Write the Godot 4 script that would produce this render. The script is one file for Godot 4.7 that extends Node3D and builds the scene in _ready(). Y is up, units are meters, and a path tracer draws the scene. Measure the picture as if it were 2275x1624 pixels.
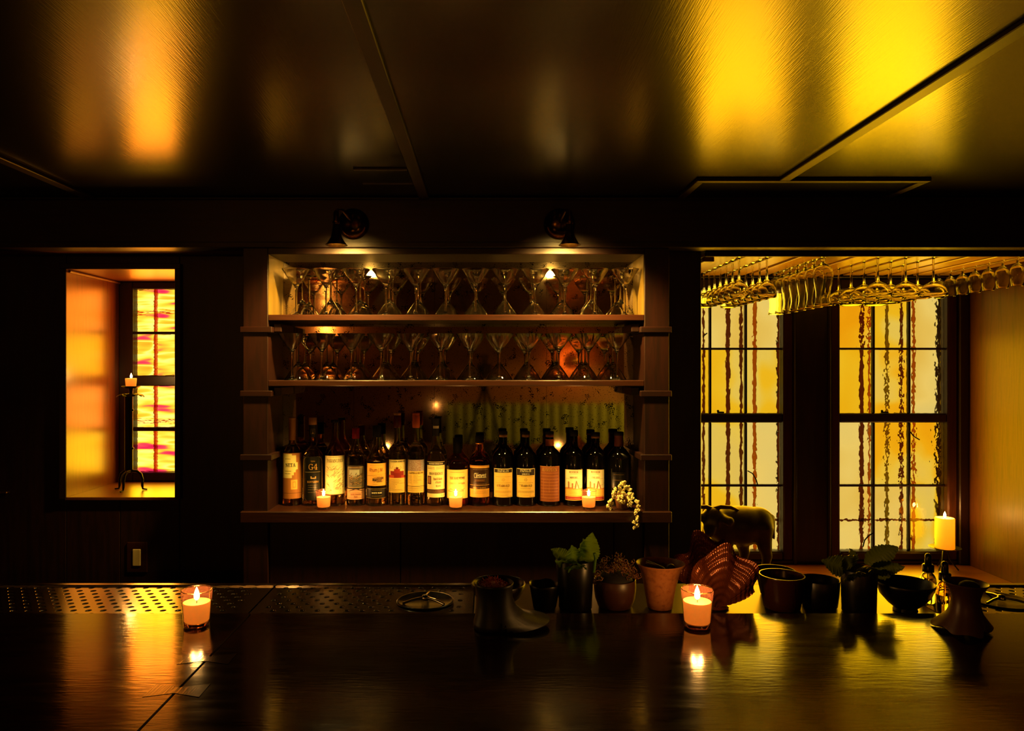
extends Node3D
# A dim bar at night: stained windows, a mirrored niche of glasses and bottles, candles on the counter.
# x to the right, y up, the camera looks along -z; all measures are metres.
const EYE := 1.6
const FOCAL := 1600.0
const MID := Vector2(1080, 820)
const CEIL := 2.235
const BAR := 1.08
const RAIL := 1.05
const LEDGE := 1.074
const SILL := 0.697
const MIRROR := 2.868
const WIN := 3.36

var M := {}
var rng := RandomNumberGenerator.new()
var used := {}
var fonts := {}
var last_label: Node = null

# a point at a known distance from the lens, read off its bearing
func at(px, py, z) -> Vector3:
	return Vector3((px - MID.x) * z / FOCAL, EYE + (MID.y - py) * z / FOCAL, -z)

# ---------------------------------------------------------------- mesh building
class Shape:
	var v := PackedVector3Array()
	var n := PackedVector3Array()
	var u := PackedVector2Array()
	var ix := PackedInt32Array()
	func vert(p: Vector3, nn: Vector3, uv := Vector2.ZERO) -> int:
		v.append(p); n.append(nn); u.append(uv)
		return v.size() - 1
	func tri(a: int, b: int, c: int) -> void:
		var g: Vector3 = (v[b] - v[a]).cross(v[c] - v[a])
		if g.dot(n[a] + n[b] + n[c]) > 0.0:
			ix.append(a); ix.append(c); ix.append(b)
		else:
			ix.append(a); ix.append(b); ix.append(c)
	func quad(a: int, b: int, c: int, d: int) -> void:
		tri(a, b, c); tri(a, c, d)
	func face(pts: Array, nn: Vector3) -> void:
		var first := v.size()
		for p in pts:
			vert(p, nn, Vector2(p.x + p.z, p.y))
		for k in range(1, pts.size() - 1):
			tri(first, first + k, first + k + 1)
	func mesh() -> ArrayMesh:
		var a := []
		a.resize(Mesh.ARRAY_MAX)
		a[Mesh.ARRAY_VERTEX] = v
		a[Mesh.ARRAY_NORMAL] = n
		a[Mesh.ARRAY_TEX_UV] = u
		a[Mesh.ARRAY_INDEX] = ix
		var m := ArrayMesh.new()
		m.add_surface_from_arrays(Mesh.PRIMITIVE_TRIANGLES, a)
		return m

func box(s: Shape, c: Vector3, size: Vector3, bev := 0.0015) -> Shape:
	var h := size / 2.0
	bev = minf(bev, minf(h.x, minf(h.y, h.z)) * 0.6)
	var i := h - Vector3(bev, bev, bev)
	for ax in 3:
		for sg in [-1.0, 1.0]:
			var nn := Vector3.ZERO
			nn[ax] = sg
			var b := (ax + 1) % 3
			var d := (ax + 2) % 3
			var pts := []
			for q in [[-1, -1], [1, -1], [1, 1], [-1, 1]]:
				var p := Vector3.ZERO
				p[ax] = sg * h[ax]; p[b] = q[0] * i[b]; p[d] = q[1] * i[d]
				pts.append(c + p)
			s.face(pts, nn)
	if bev <= 0.0:
		return s
	for ax in 3:
		var b := (ax + 1) % 3
		var d := (ax + 2) % 3
		for sb in [-1.0, 1.0]:
			for sd in [-1.0, 1.0]:
				var nn := Vector3.ZERO
				nn[b] = sb; nn[d] = sd
				var pts := []
				for q in [[-1, 0], [1, 0], [1, 1], [-1, 1]]:
					var p := Vector3.ZERO
					p[ax] = q[0] * i[ax]
					p[b] = sb * (h[b] if q[1] == 0 else i[b])
					p[d] = sd * (i[d] if q[1] == 0 else h[d])
					pts.append(c + p)
				s.face(pts, nn.normalized())
	for sx in [-1.0, 1.0]:
		for sy in [-1.0, 1.0]:
			for sz in [-1.0, 1.0]:
				var e := Vector3(sx, sy, sz)
				s.face([c + e * Vector3(h.x, i.y, i.z), c + e * Vector3(i.x, h.y, i.z), c + e * Vector3(i.x, i.y, h.z)], e.normalized())
	return s

func span(x0, x1, y0, y1, z0, z1, bev := 0.0015) -> Shape:   # z0, z1: distances in front of the lens
	return box(Shape.new(), Vector3((x0 + x1) / 2.0, (y0 + y1) / 2.0, -(z0 + z1) / 2.0), Vector3(x1 - x0, y1 - y0, z1 - z0), bev)

# profile: (radius, height) points; walked bottom to top the surface faces outwards
func lathe(s: Shape, prof: Array, segs := 32, shape_at = null) -> Shape:
	var k := prof.size()
	var seg_n := []
	for j in k - 1:
		var d: Vector2 = prof[j + 1] - prof[j]
		seg_n.append(Vector2(d.y, -d.x).normalized() if d.length() > 1e-7 else Vector2(0, 0))
	for j in k - 1:
		var na: Vector2 = seg_n[j]
		var nb: Vector2 = seg_n[j]
		if j > 0 and seg_n[j - 1].dot(seg_n[j]) > 0.55:
			na = (seg_n[j - 1] + seg_n[j]).normalized()
		if j < k - 2 and seg_n[j + 1].dot(seg_n[j]) > 0.55:
			nb = (seg_n[j + 1] + seg_n[j]).normalized()
		var rows := []
		for q in 2:
			var p: Vector2 = prof[j + q]
			var nn: Vector2 = na if q == 0 else nb
			var row := []
			for t in segs + 1:
				var a := TAU * t / segs
				var f := 1.0
				var lift := 0.0
				if shape_at != null:
					var g: Vector2 = shape_at.call(a, p.y)
					f = g.x; lift = g.y
				row.append(s.vert(Vector3(p.x * f * cos(a), p.y + lift, p.x * f * sin(a)), Vector3(nn.x * cos(a), nn.y, nn.x * sin(a)), Vector2(float(t) / segs, p.y)))
			rows.append(row)
		for t in segs:
			if prof[j].x > 1e-6:
				s.tri(rows[0][t], rows[0][t + 1], rows[1][t + 1])
			if prof[j + 1].x > 1e-6:
				s.tri(rows[0][t], rows[1][t + 1], rows[1][t])
	return s

func backwards(a: Array) -> Array:
	var b := a.duplicate()
	b.reverse()
	return b

func tube(s: Shape, pts: Array, radii, segs := 8, caps := true) -> Shape:
	var k := pts.size()
	var side := Vector3.ZERO
	var rows := []
	for j in k:
		var d: Vector3 = (pts[mini(j + 1, k - 1)] - pts[maxi(j - 1, 0)]).normalized()
		if side == Vector3.ZERO:
			side = d.cross(Vector3.UP if absf(d.y) < 0.9 else Vector3.RIGHT).normalized()
		side = (side - d * side.dot(d)).normalized()
		var up := d.cross(side)
		var r: float = radii[j] if radii is Array else radii
		var row := []
		for t in segs + 1:
			var a := TAU * t / segs
			var o: Vector3 = side * cos(a) + up * sin(a)
			row.append(s.vert(pts[j] + o * r, o, Vector2(float(t) / segs, j)))
		rows.append(row)
		if caps and (j == 0 or j == k - 1):
			var nn := -d if j == 0 else d
			var m := s.vert(pts[j], nn)
			var ring := []
			for t in segs:
				ring.append(s.vert(s.v[row[t]], nn))
			for t in segs:
				s.tri(m, ring[t], ring[(t + 1) % segs])
	for j in k - 1:
		for t in segs:
			s.quad(rows[j][t], rows[j][t + 1], rows[j + 1][t + 1], rows[j + 1][t])
	return s

func ball(s: Shape, c: Vector3, r: Vector3, rings := 8, segs := 12) -> Shape:
	var rows := []
	for j in rings + 1:
		var b := PI * j / rings
		var row := []
		for t in segs + 1:
			var a := TAU * t / segs
			var o := Vector3(sin(b) * cos(a), cos(b), sin(b) * sin(a))
			row.append(s.vert(c + o * r, (o / r).normalized(), Vector2(float(t) / segs, float(j) / rings)))
		rows.append(row)
	for j in rings:
		for t in segs:
			s.quad(rows[j][t], rows[j][t + 1], rows[j + 1][t + 1], rows[j + 1][t])
	return s

# a sheet from a function of (s, t), each 0..1; normals by differences
func sheet(s: Shape, f: Callable, nu: int, nv: int, flip := false) -> Shape:
	var first := s.v.size()
	var e := 0.002
	for j in nv + 1:
		for i in nu + 1:
			var a := float(i) / nu
			var b := float(j) / nv
			var p: Vector3 = f.call(a, b)
			var du: Vector3 = f.call(minf(a + e, 1.0), b) - f.call(maxf(a - e, 0.0), b)
			var dv: Vector3 = f.call(a, minf(b + e, 1.0)) - f.call(a, maxf(b - e, 0.0))
			var nn := du.cross(dv).normalized()
			if nn.length() < 0.5:
				nn = Vector3.UP
			s.vert(p, -nn if flip else nn, Vector2(a, b))
	for j in nv:
		for i in nu:
			var q := first + j * (nu + 1) + i
			s.quad(q, q + 1, q + nu + 2, q + nu + 1)
	return s

# smooth union of tapered capsules, meshed as surface nets
func blob(bones: Array, cell: float, soft: float) -> Shape:
	var lo := Vector3(9, 9, 9)
	var hi := -lo
	for b in bones:
		var rr: float = maxf(b[2], b[3]) + cell * 4
		for p in [b[0], b[1]]:
			lo = lo.min(p - Vector3(rr, rr, rr))
			hi = hi.max(p + Vector3(rr, rr, rr))
	var dim := Vector3i(((hi - lo) / cell).ceil()) + Vector3i.ONE
	var field := PackedFloat32Array()
	field.resize(dim.x * dim.y * dim.z)
	var kk := 1.0 / soft
	for b in bones:
		var pa: Vector3 = b[0]
		var pb: Vector3 = b[1]
		var ra: float = b[2]
		var rb: float = b[3]
		var rr: float = maxf(ra, rb) + soft * 5.0
		var a3 := Vector3i(((pa.min(pb) - Vector3(rr, rr, rr) - lo) / cell).floor()).clamp(Vector3i.ZERO, dim - Vector3i.ONE)
		var b3 := Vector3i(((pa.max(pb) + Vector3(rr, rr, rr) - lo) / cell).ceil()).clamp(Vector3i.ZERO, dim - Vector3i.ONE)
		var ab := pb - pa
		var l2 := maxf(ab.length_squared(), 1e-9)
		for z in range(a3.z, b3.z + 1):
			for y in range(a3.y, b3.y + 1):
				for x in range(a3.x, b3.x + 1):
					var p := lo + Vector3(x, y, z) * cell
					var t := clampf((p - pa).dot(ab) / l2, 0.0, 1.0)
					var d := (p - pa - ab * t).length() - lerpf(ra, rb, t)
					field[(z * dim.y + y) * dim.x + x] += exp(-d * kk)
	var s := Shape.new()
	var ids := {}
	var step := [1, dim.x, dim.x * dim.y]
	for z in dim.z - 1:
		for y in dim.y - 1:
			for x in dim.x - 1:
				var q: int = (z * dim.y + y) * dim.x + x
				var c0 := 0
				for c in 8:
					if field[q + (c & 1) + ((c >> 1) & 1) * step[1] + (c >> 2) * step[2]] > 1.0:
						c0 += 1
				if c0 == 0 or c0 == 8:
					continue
				var sum := Vector3.ZERO
				var cnt := 0
				for e in [[0, 1], [2, 3], [4, 5], [6, 7], [0, 2], [1, 3], [4, 6], [5, 7], [0, 4], [1, 5], [2, 6], [3, 7]]:
					var fa: float = field[q + (e[0] & 1) + ((e[0] >> 1) & 1) * step[1] + (e[0] >> 2) * step[2]]
					var fb: float = field[q + (e[1] & 1) + ((e[1] >> 1) & 1) * step[1] + (e[1] >> 2) * step[2]]
					if (fa > 1.0) != (fb > 1.0):
						var la := log(maxf(fa, 1e-12))
						var lb := log(maxf(fb, 1e-12))
						var t := la / (la - lb)
						var va := Vector3(e[0] & 1, (e[0] >> 1) & 1, e[0] >> 2)
						var vb := Vector3(e[1] & 1, (e[1] >> 1) & 1, e[1] >> 2)
						sum += va.lerp(vb, clampf(t, 0, 1))
						cnt += 1
				var g := Vector3.ZERO
				for c in 8:
					var fv := log(maxf(field[q + (c & 1) + ((c >> 1) & 1) * step[1] + (c >> 2) * step[2]], 1e-12))
					g += Vector3(-1.0 if c & 1 else 1.0, -1.0 if (c >> 1) & 1 else 1.0, -1.0 if c >> 2 else 1.0) * fv
				ids[q] = s.vert(lo + (Vector3(x, y, z) + sum / cnt) * cell, g.normalized())
	for z in range(1, dim.z - 1):
		for y in range(1, dim.y - 1):
			for x in range(1, dim.x - 1):
				var q: int = (z * dim.y + y) * dim.x + x
				var inside := field[q] > 1.0
				for ax in 3:
					if inside != (field[q + step[ax]] > 1.0):
						var b: int = step[(ax + 1) % 3]
						var d: int = step[(ax + 2) % 3]
						if ids.has(q) and ids.has(q - b) and ids.has(q - b - d) and ids.has(q - d):
							s.quad(ids[q], ids[q - b], ids[q - b - d], ids[q - d])
	return s

# ---------------------------------------------------------------- nodes and names
func numbered(called: String) -> String:
	used[called] = used.get(called, -1) + 1
	return called if used[called] == 0 else "%s_%03d" % [called, used[called]]

func tag(o: Node, label := "", category := "", group := "", kind := "") -> Node:
	if label: o.set_meta("label", label)
	if category: o.set_meta("category", category)
	if group: o.set_meta("group", group)
	if kind: o.set_meta("kind", kind)
	return o

func thing(called, label, category, where := Vector3.ZERO, turn := 0.0, group := "") -> Node3D:
	var o := Node3D.new()
	o.name = numbered(called)
	add_child(o)
	o.position = where
	o.rotation.y = turn
	tag(o, label, category, group)
	return o

func setting(called, label) -> Node3D:
	var o := Node3D.new()
	o.name = called
	add_child(o)
	tag(o, label, "", "", "structure")
	return o

func lay_texture(s: Shape, per_metre: Vector3) -> void:   # each face takes the plane it lies in
	for k in s.v.size():
		var a := s.n[k].abs()
		var p := s.v[k] * per_metre
		if a.x > a.y and a.x > a.z:
			s.u[k] = Vector2(p.z, p.y)
		elif a.y > a.z:
			s.u[k] = Vector2(p.x, p.z)
		else:
			s.u[k] = Vector2(p.x, p.y)

func part(called, mesh_or_shape, material, parent: Node, where := Vector3.ZERO) -> MeshInstance3D:
	var o := MeshInstance3D.new()
	o.name = called
	if mesh_or_shape is Shape and material.has_meta("per_metre"):
		lay_texture(mesh_or_shape, material.get_meta("per_metre"))
	o.mesh = mesh_or_shape.mesh() if mesh_or_shape is Shape else mesh_or_shape
	o.material_override = material
	parent.add_child(o, true)
	o.position = where
	return o

func copy(src: Node3D, where: Vector3, label := "", turn := 0.0, kept_name := "") -> Node3D:
	var r: Node3D = src.duplicate()
	r.name = numbered(kept_name)
	add_child(r)
	r.position = where
	r.rotation.y = turn
	if label: r.set_meta("label", label)
	return r

func omni(where: Vector3, color: Color, energy: float, size := 0.01, parent: Node = null, called := "lamp_light") -> void:
	var l := OmniLight3D.new()
	l.name = called
	l.light_color = color
	l.light_energy = energy
	l.light_size = size
	l.omni_range = 8.0
	l.omni_attenuation = 2.0
	l.shadow_enabled = true
	(parent if parent else self).add_child(l, true)
	l.position = where

func spot(where: Vector3, towards: Vector3, angle: float, color: Color, energy: float, size: float, parent: Node) -> void:
	var l := SpotLight3D.new()
	l.name = "lamp_light"
	l.light_color = color
	l.light_energy = energy
	l.light_size = size
	l.spot_range = 8.0
	l.spot_attenuation = 2.0
	l.spot_angle = angle
	l.spot_angle_attenuation = 0.5
	l.shadow_enabled = true
	parent.add_child(l, true)
	l.position = where
	l.basis = Basis.looking_at(towards.normalized(), Vector3.RIGHT)

func area(where: Vector3, size: Vector2, color: Color, radiance: float, called: String) -> void:
	var l := AreaLight3D.new()
	l.name = called
	l.area_size = size
	l.light_color = color
	l.light_energy = radiance * size.x * size.y / PI
	l.area_range = 8.0
	l.shadow_enabled = true
	add_child(l, true)
	l.position = where
	l.rotation.y = PI

# ---------------------------------------------------------------- materials
func mat(color: Color, rough := 0.5, metal := 0.0, spec := 0.5) -> StandardMaterial3D:
	var m := StandardMaterial3D.new()
	m.albedo_color = color
	m.roughness = rough
	m.metallic = metal
	m.metallic_specular = spec
	return m

func noise_tex(seed_: int, freq: float, ramp: Array, octaves := 4, side := 512, kind := FastNoiseLite.TYPE_SIMPLEX_SMOOTH) -> NoiseTexture2D:
	var nz := FastNoiseLite.new()
	nz.seed = seed_
	nz.noise_type = kind
	nz.frequency = freq
	nz.fractal_octaves = octaves
	var t := NoiseTexture2D.new()
	t.width = side
	t.height = side
	t.seamless = true
	t.noise = nz
	if ramp.size():
		var g := Gradient.new()
		g.offsets = PackedFloat32Array(ramp.map(func(e): return e[0]))
		g.colors = PackedColorArray(ramp.map(func(e): return e[1]))
		t.color_ramp = g
	return t

func wood(tex: Texture2D, bump: Texture2D, along: int, rough: float, spec := 0.5, bump_cm := 0.03, fine := 5.0, long := 0.5) -> StandardMaterial3D:
	var m := mat(Color.WHITE, rough, 0.0, spec)
	m.albedo_texture = tex
	var sc := Vector3(fine, fine, fine)
	sc[along] = long
	m.set_meta("per_metre", sc)   # part() lays the texture on in metres, the grain along one axis
	if bump and bump_cm > 0.0:
		m.heightmap_enabled = true
		m.heightmap_texture = bump
		m.heightmap_scale = bump_cm
	return m

func clear_glass(color: Color, rough := 0.0, ior := 1.5) -> StandardMaterial3D:
	var m := mat(Color(color.r, color.g, color.b, 0.0), rough, 0.0, 0.5)
	m.transparency = BaseMaterial3D.TRANSPARENCY_ALPHA
	m.refraction_enabled = true
	m.refraction_scale = (ior - 1.0) / 10.0
	return m

func thin_glass(color: Color, alpha: float) -> StandardMaterial3D:
	var m := mat(Color(color.r, color.g, color.b, alpha), 0.03, 0.0, 0.5)
	m.transparency = BaseMaterial3D.TRANSPARENCY_ALPHA
	return m

func glow(color: Color, energy: float) -> StandardMaterial3D:
	var m := mat(Color(0.02, 0.02, 0.02), 0.6)
	m.emission_enabled = true
	m.emission = color
	m.emission_energy_multiplier = energy
	return m

func make_materials() -> void:
	var grain := noise_tex(3, 0.012, [[0.0, Color(0.085, 0.032, 0.022)], [0.45, Color(0.125, 0.05, 0.032)], [0.7, Color(0.155, 0.065, 0.04)], [1.0, Color(0.095, 0.038, 0.026)]], 5)
	var cab_grain := noise_tex(4, 0.012, [[0.0, Color(0.085, 0.026, 0.014)], [0.45, Color(0.13, 0.04, 0.021)], [0.7, Color(0.155, 0.05, 0.026)], [1.0, Color(0.095, 0.03, 0.016)]], 5)
	var lift := noise_tex(9, 0.03, [], 5)
	M.cab_v = wood(cab_grain, null, 1, 0.42)
	M.cab_h = wood(cab_grain, null, 0, 0.42)
	M.panel_v = wood(grain, null, 1, 0.42)
	M.panel_h = wood(grain, null, 0, 0.42)
	M.panel_z = wood(grain, null, 2, 0.42)
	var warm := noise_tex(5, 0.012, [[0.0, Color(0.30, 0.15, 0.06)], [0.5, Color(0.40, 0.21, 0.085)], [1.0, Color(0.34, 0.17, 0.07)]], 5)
	M.reveal = wood(warm, lift, 1, 0.31, 0.7, 0.006)  # walnut of the panels, lightened for the strong window light on it
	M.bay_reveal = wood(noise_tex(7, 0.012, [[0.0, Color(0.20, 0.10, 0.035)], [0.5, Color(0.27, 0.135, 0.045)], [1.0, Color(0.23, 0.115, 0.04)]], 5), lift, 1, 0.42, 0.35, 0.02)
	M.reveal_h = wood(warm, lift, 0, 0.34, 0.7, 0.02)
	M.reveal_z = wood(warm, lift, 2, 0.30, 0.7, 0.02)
	var ceil_lift := noise_tex(21, 0.05, [], 4)
	M.ceiling = wood(noise_tex(22, 0.012, [[0.0, Color(0.035, 0.016, 0.010)], [0.5, Color(0.06, 0.028, 0.017)], [1.0, Color(0.045, 0.02, 0.013)]], 5), ceil_lift, 2, 0.225, 0.7, 0.012, 9.0, 0.35)
	var bar_grain := noise_tex(31, 0.010, [[0.0, Color(0.05, 0.022, 0.012)], [0.4, Color(0.10, 0.045, 0.022)], [0.62, Color(0.14, 0.066, 0.032)], [0.72, Color(0.07, 0.03, 0.016)], [1.0, Color(0.12, 0.056, 0.028)]], 5, 1024)
	M.bar = wood(bar_grain, noise_tex(33, 0.03, [], 5, 1024), 0, 0.21, 0.62, 0.008, 3.2, 0.55)
	M.bar.roughness = 1.0
	M.bar.roughness_texture = noise_tex(35, 0.02, [[0.0, Color(0.10, 0.10, 0.10)], [0.5, Color(0.125, 0.125, 0.125)], [1.0, Color(0.16, 0.16, 0.16)]], 5)
	M.key = wood(bar_grain, lift, 2, 0.15, 0.62, 0.006, 14.0, 1.2)
	M.steel = mat(Color(0.62, 0.60, 0.57), 0.17, 1.0)
	M.tray = mat(Color(0.02, 0.02, 0.02), 0.7)
	M.black = mat(Color(0.02, 0.018, 0.016), 0.25)
	M.iron = mat(Color(0.05, 0.042, 0.04), 0.42, 0.6)
	M.brass = mat(Color(0.56, 0.38, 0.15), 0.17, 1.0)
	M.dark_brass = mat(Color(0.40, 0.28, 0.12), 0.2, 1.0)
	M.bright_brass = mat(Color(0.85, 0.62, 0.3), 0.3, 1.0)
	M.glass = clear_glass(Color(0.995, 0.99, 0.97), 0.03)
	M.votive = thin_glass(Color(0.70, 0.42, 0.36), 0.08)
	M.wax = mat(Color(0.95, 0.72, 0.48), 0.55)
	M.wax.backlight_enabled = true
	M.wax.backlight = Color(1.0, 0.88, 0.70)
	M.pillar_wax = mat(Color(0.95, 0.86, 0.66), 0.5)
	M.pillar_wax.backlight_enabled = true
	M.pillar_wax.backlight = Color(1.0, 0.86, 0.68)
	M.glass_base = clear_glass(Color(0.85, 0.6, 0.5))
	M.rim_glass = clear_glass(Color(0.97, 0.9, 0.85))
	M.wick = mat(Color(0.05, 0.03, 0.02), 0.9)
	M.flame = glow(Color(1.0, 0.84, 0.50), 22.0)
	M.bulb = glow(Color(1.0, 0.86, 0.5), 160.0)
	M.amber_wrap = mat(Color(0.62, 0.40, 0.13), 0.35, 0.2)
	M.paper = mat(Color(0.9, 0.85, 0.7), 0.7)
	M.ink = mat(Color(0.05, 0.035, 0.03), 0.6)
	M.ink_red = mat(Color(0.5, 0.10, 0.06), 0.6)
	M.ink_brown = mat(Color(0.42, 0.22, 0.08), 0.6)
	M.ink_pale = mat(Color(0.93, 0.88, 0.72), 0.5)
	M.ink_gold = mat(Color(0.85, 0.66, 0.34), 0.35, 0.5)
	M.wall_back = wood(warm, lift, 1, 0.5, 0.5, 0.02)
	M.shelf_wood = wood(noise_tex(6, 0.012, [[0.0, Color(0.14, 0.062, 0.03)], [0.5, Color(0.20, 0.09, 0.042)], [1.0, Color(0.16, 0.072, 0.034)]], 5), lift, 0, 0.3, 0.6, 0.02)
	M.rack_wood = wood(noise_tex(8, 0.012, [[0.0, Color(0.66, 0.47, 0.20)], [1.0, Color(0.78, 0.58, 0.27)]], 5), lift, 2, 0.28, 0.7, 0.01)
	M.strip_brown = clear_glass(Color(0.34, 0.15, 0.02))
	M.strip_amber = clear_glass(Color(0.66, 0.34, 0.03))
	M.strip_olive = clear_glass(Color(0.46, 0.38, 0.04))
	M.strip_rose = clear_glass(Color(0.70, 0.26, 0.16))
	M.lit_side_wood = wood(noise_tex(12, 0.012, [[0.0, Color(0.40, 0.32, 0.12)], [1.0, Color(0.50, 0.40, 0.17)]], 4, 256), lift, 1, 0.4, 0.5, 0.01)  # paler than the columns: lamplight put into the wood colour
	M.brushed = mat(Color(0.36, 0.32, 0.26), 0.34, 1.0)
	M.green = mat(Color(0.38, 0.38, 0.10), 0.6)
	M.bulb_soft = glow(Color(1.0, 0.72, 0.35), 8.0)
	M.bulb_warm = glow(Color(1.0, 0.75, 0.35), 14.0)
	M.lamp_leaf = mat(Color(0.80, 0.36, 0.16), 0.5)
	M.lamp_leaf.backlight_enabled = true
	M.lamp_leaf.backlight = Color(0.8, 0.5, 0.3)
	# added glowing panels behind the panes, in place of light from outside
	M.glow_panel = glow(Color(1.0, 0.95, 0.78), 1.08)
	M.glow_panel_left = glow(Color(1.0, 0.95, 0.82), 1.9)
	# old silvered glass, its black specks and blooms part of the mirror
	var fine := FastNoiseLite.new()
	fine.seed = 55
	fine.frequency = 0.11
	fine.fractal_octaves = 3
	var coarse := FastNoiseLite.new()
	coarse.seed = 56
	coarse.frequency = 0.012
	var fa := fine.get_seamless_image(768, 768)
	var fb := coarse.get_seamless_image(768, 768)
	var fox := Image.create(768, 768, false, Image.FORMAT_RGB8)
	for y in 768:
		for x in 768:
			var a: float = fa.get_pixel(x, y).r
			var b: float = fb.get_pixel(x, y).r
			var q := clampf((a - (0.16 + 0.30 * smoothstep(0.58, 0.85, b))) * 14.0, 0.0, 1.0)
			fox.set_pixel(x, y, Color(0.02, 0.018, 0.015).lerp(Color(0.72, 0.65, 0.53), q))
	var foxing := ImageTexture.create_from_image(fox)
	M.mirror = mat(Color.WHITE, 0.05, 1.0)
	M.mirror.albedo_texture = foxing
	M.mirror.set_meta("per_metre", Vector3(1.9, 1.9, 1.9))

# ---------------------------------------------------------------- lettering and labels
func font(kind: String) -> SystemFont:
	if not fonts.has(kind):
		var f := SystemFont.new()
		f.font_names = PackedStringArray([{"s": "Droid Sans", "r": "Droid Serif", "m": "Droid Sans Mono"}[kind[0]]])
		if "b" in kind.substr(1): f.font_weight = 700
		if "i" in kind.substr(1): f.font_italic = true
		fonts[kind] = f
	return fonts[kind]

# words printed on a round body of radius r; x and y from the label's middle and the body's foot
func words(parent: Node, text: String, kind: String, high: float, x: float, y: float, r: float, material, wide := 0.0) -> void:
	var tm := TextMesh.new()
	tm.text = text
	tm.font = font(kind)
	tm.font_size = 32
	tm.pixel_size = high / 23.0
	tm.depth = 0.0
	tm.curve_step = 2.0
	tm.vertical_alignment = VERTICAL_ALIGNMENT_CENTER
	var arr := tm.get_mesh_arrays()
	var vs: PackedVector3Array = arr[Mesh.ARRAY_VERTEX]
	var ids = arr[Mesh.ARRAY_INDEX]
	if vs.size() == 0:
		return
	var w := 0.0
	for p in vs:
		w = maxf(w, absf(p.x))
	var f := 1.0 if wide <= 0.0 else wide / (2.0 * w)
	var s := Shape.new()
	for p in vs:
		var a := (p.x * f + x) / r
		var o := Vector3(sin(a), 0, cos(a))
		s.vert(o * r + Vector3(0, y + p.y, 0), o)
	if ids == null or ids.size() == 0:
		ids = range(vs.size())
	for k in range(0, ids.size() - 2, 3):
		s.tri(ids[k], ids[k + 1], ids[k + 2])
	part("lettering", s, material, last_label if last_label and last_label.get_parent() == parent else parent)

func blank(w: int, h: int, c: Color) -> Image:
	var im := Image.create(w, h, false, Image.FORMAT_RGBA8)
	im.fill(c)
	return im

func rect(im: Image, x0, y0, x1, y1, c: Color) -> void:
	im.fill_rect(Rect2i(int(x0), int(y0), int(x1 - x0), int(y1 - y0)), c)

func oval(im: Image, cx, cy, rx, ry, c: Color) -> void:
	for y in range(maxi(0, int(cy - ry)), mini(im.get_height(), int(cy + ry) + 1)):
		var q := 1.0 - pow((y - cy) / ry, 2.0)
		if q > 0.0:
			var w: float = rx * sqrt(q)
			im.fill_rect(Rect2i(maxi(0, int(cx - w)), y, int(2 * w), 1), c)

func stroke(im: Image, a: Vector2, b: Vector2, c: Color, t := 1) -> void:
	var k := int(a.distance_to(b)) + 1
	for j in k + 1:
		var p := a.lerp(b, float(j) / k)
		im.fill_rect(Rect2i(int(p.x), int(p.y), t, t), c)

func small_print(im: Image, y, x0, x1, c: Color) -> void:   # a line of print too small to read
	var x: float = x0
	while x < x1:
		var w := rng.randi_range(2, 7)
		im.fill_rect(Rect2i(int(x), int(y), mini(w, int(x1 - x)), 1), c)
		x += w + 1

func printed(im: Image, rough := 0.6) -> StandardMaterial3D:
	var m := mat(Color.WHITE, rough)
	m.albedo_texture = ImageTexture.create_from_image(im)
	m.texture_repeat = false
	return m

func label_patch(parent: Node, called: String, r: float, half: float, y0: float, y1: float, material, x := 0.0) -> void:
	var s := Shape.new()
	var k := 14
	for j in k + 1:
		var q := float(j) / k
		var a: float = lerpf(-half, half, q) + x
		var o := Vector3(sin(a), 0, cos(a))
		s.vert(o * r + Vector3(0, y0, 0), o, Vector2(q, 1))
		s.vert(o * r + Vector3(0, y1, 0), o, Vector2(q, 0))
	for j in k:
		s.quad(2 * j, 2 * j + 2, 2 * j + 3, 2 * j + 1)
	last_label = part(called, s, material, parent)

# ---------------------------------------------------------------- the scene
func _ready() -> void:
	rng.seed = 77
	set_camera_and_light()
	make_materials()
	build_shell()
	build_left_window()
	build_bay()
	build_cabinet()
	build_bar()
	build_room_behind()
	build_wall_lamps()
	build_shelf_glasses()
	build_hanging_glasses()
	build_bottles()
	build_candles()
	build_flower_cup()
	build_counter_pots()
	build_sill_things()
	build_small_things()

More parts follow.
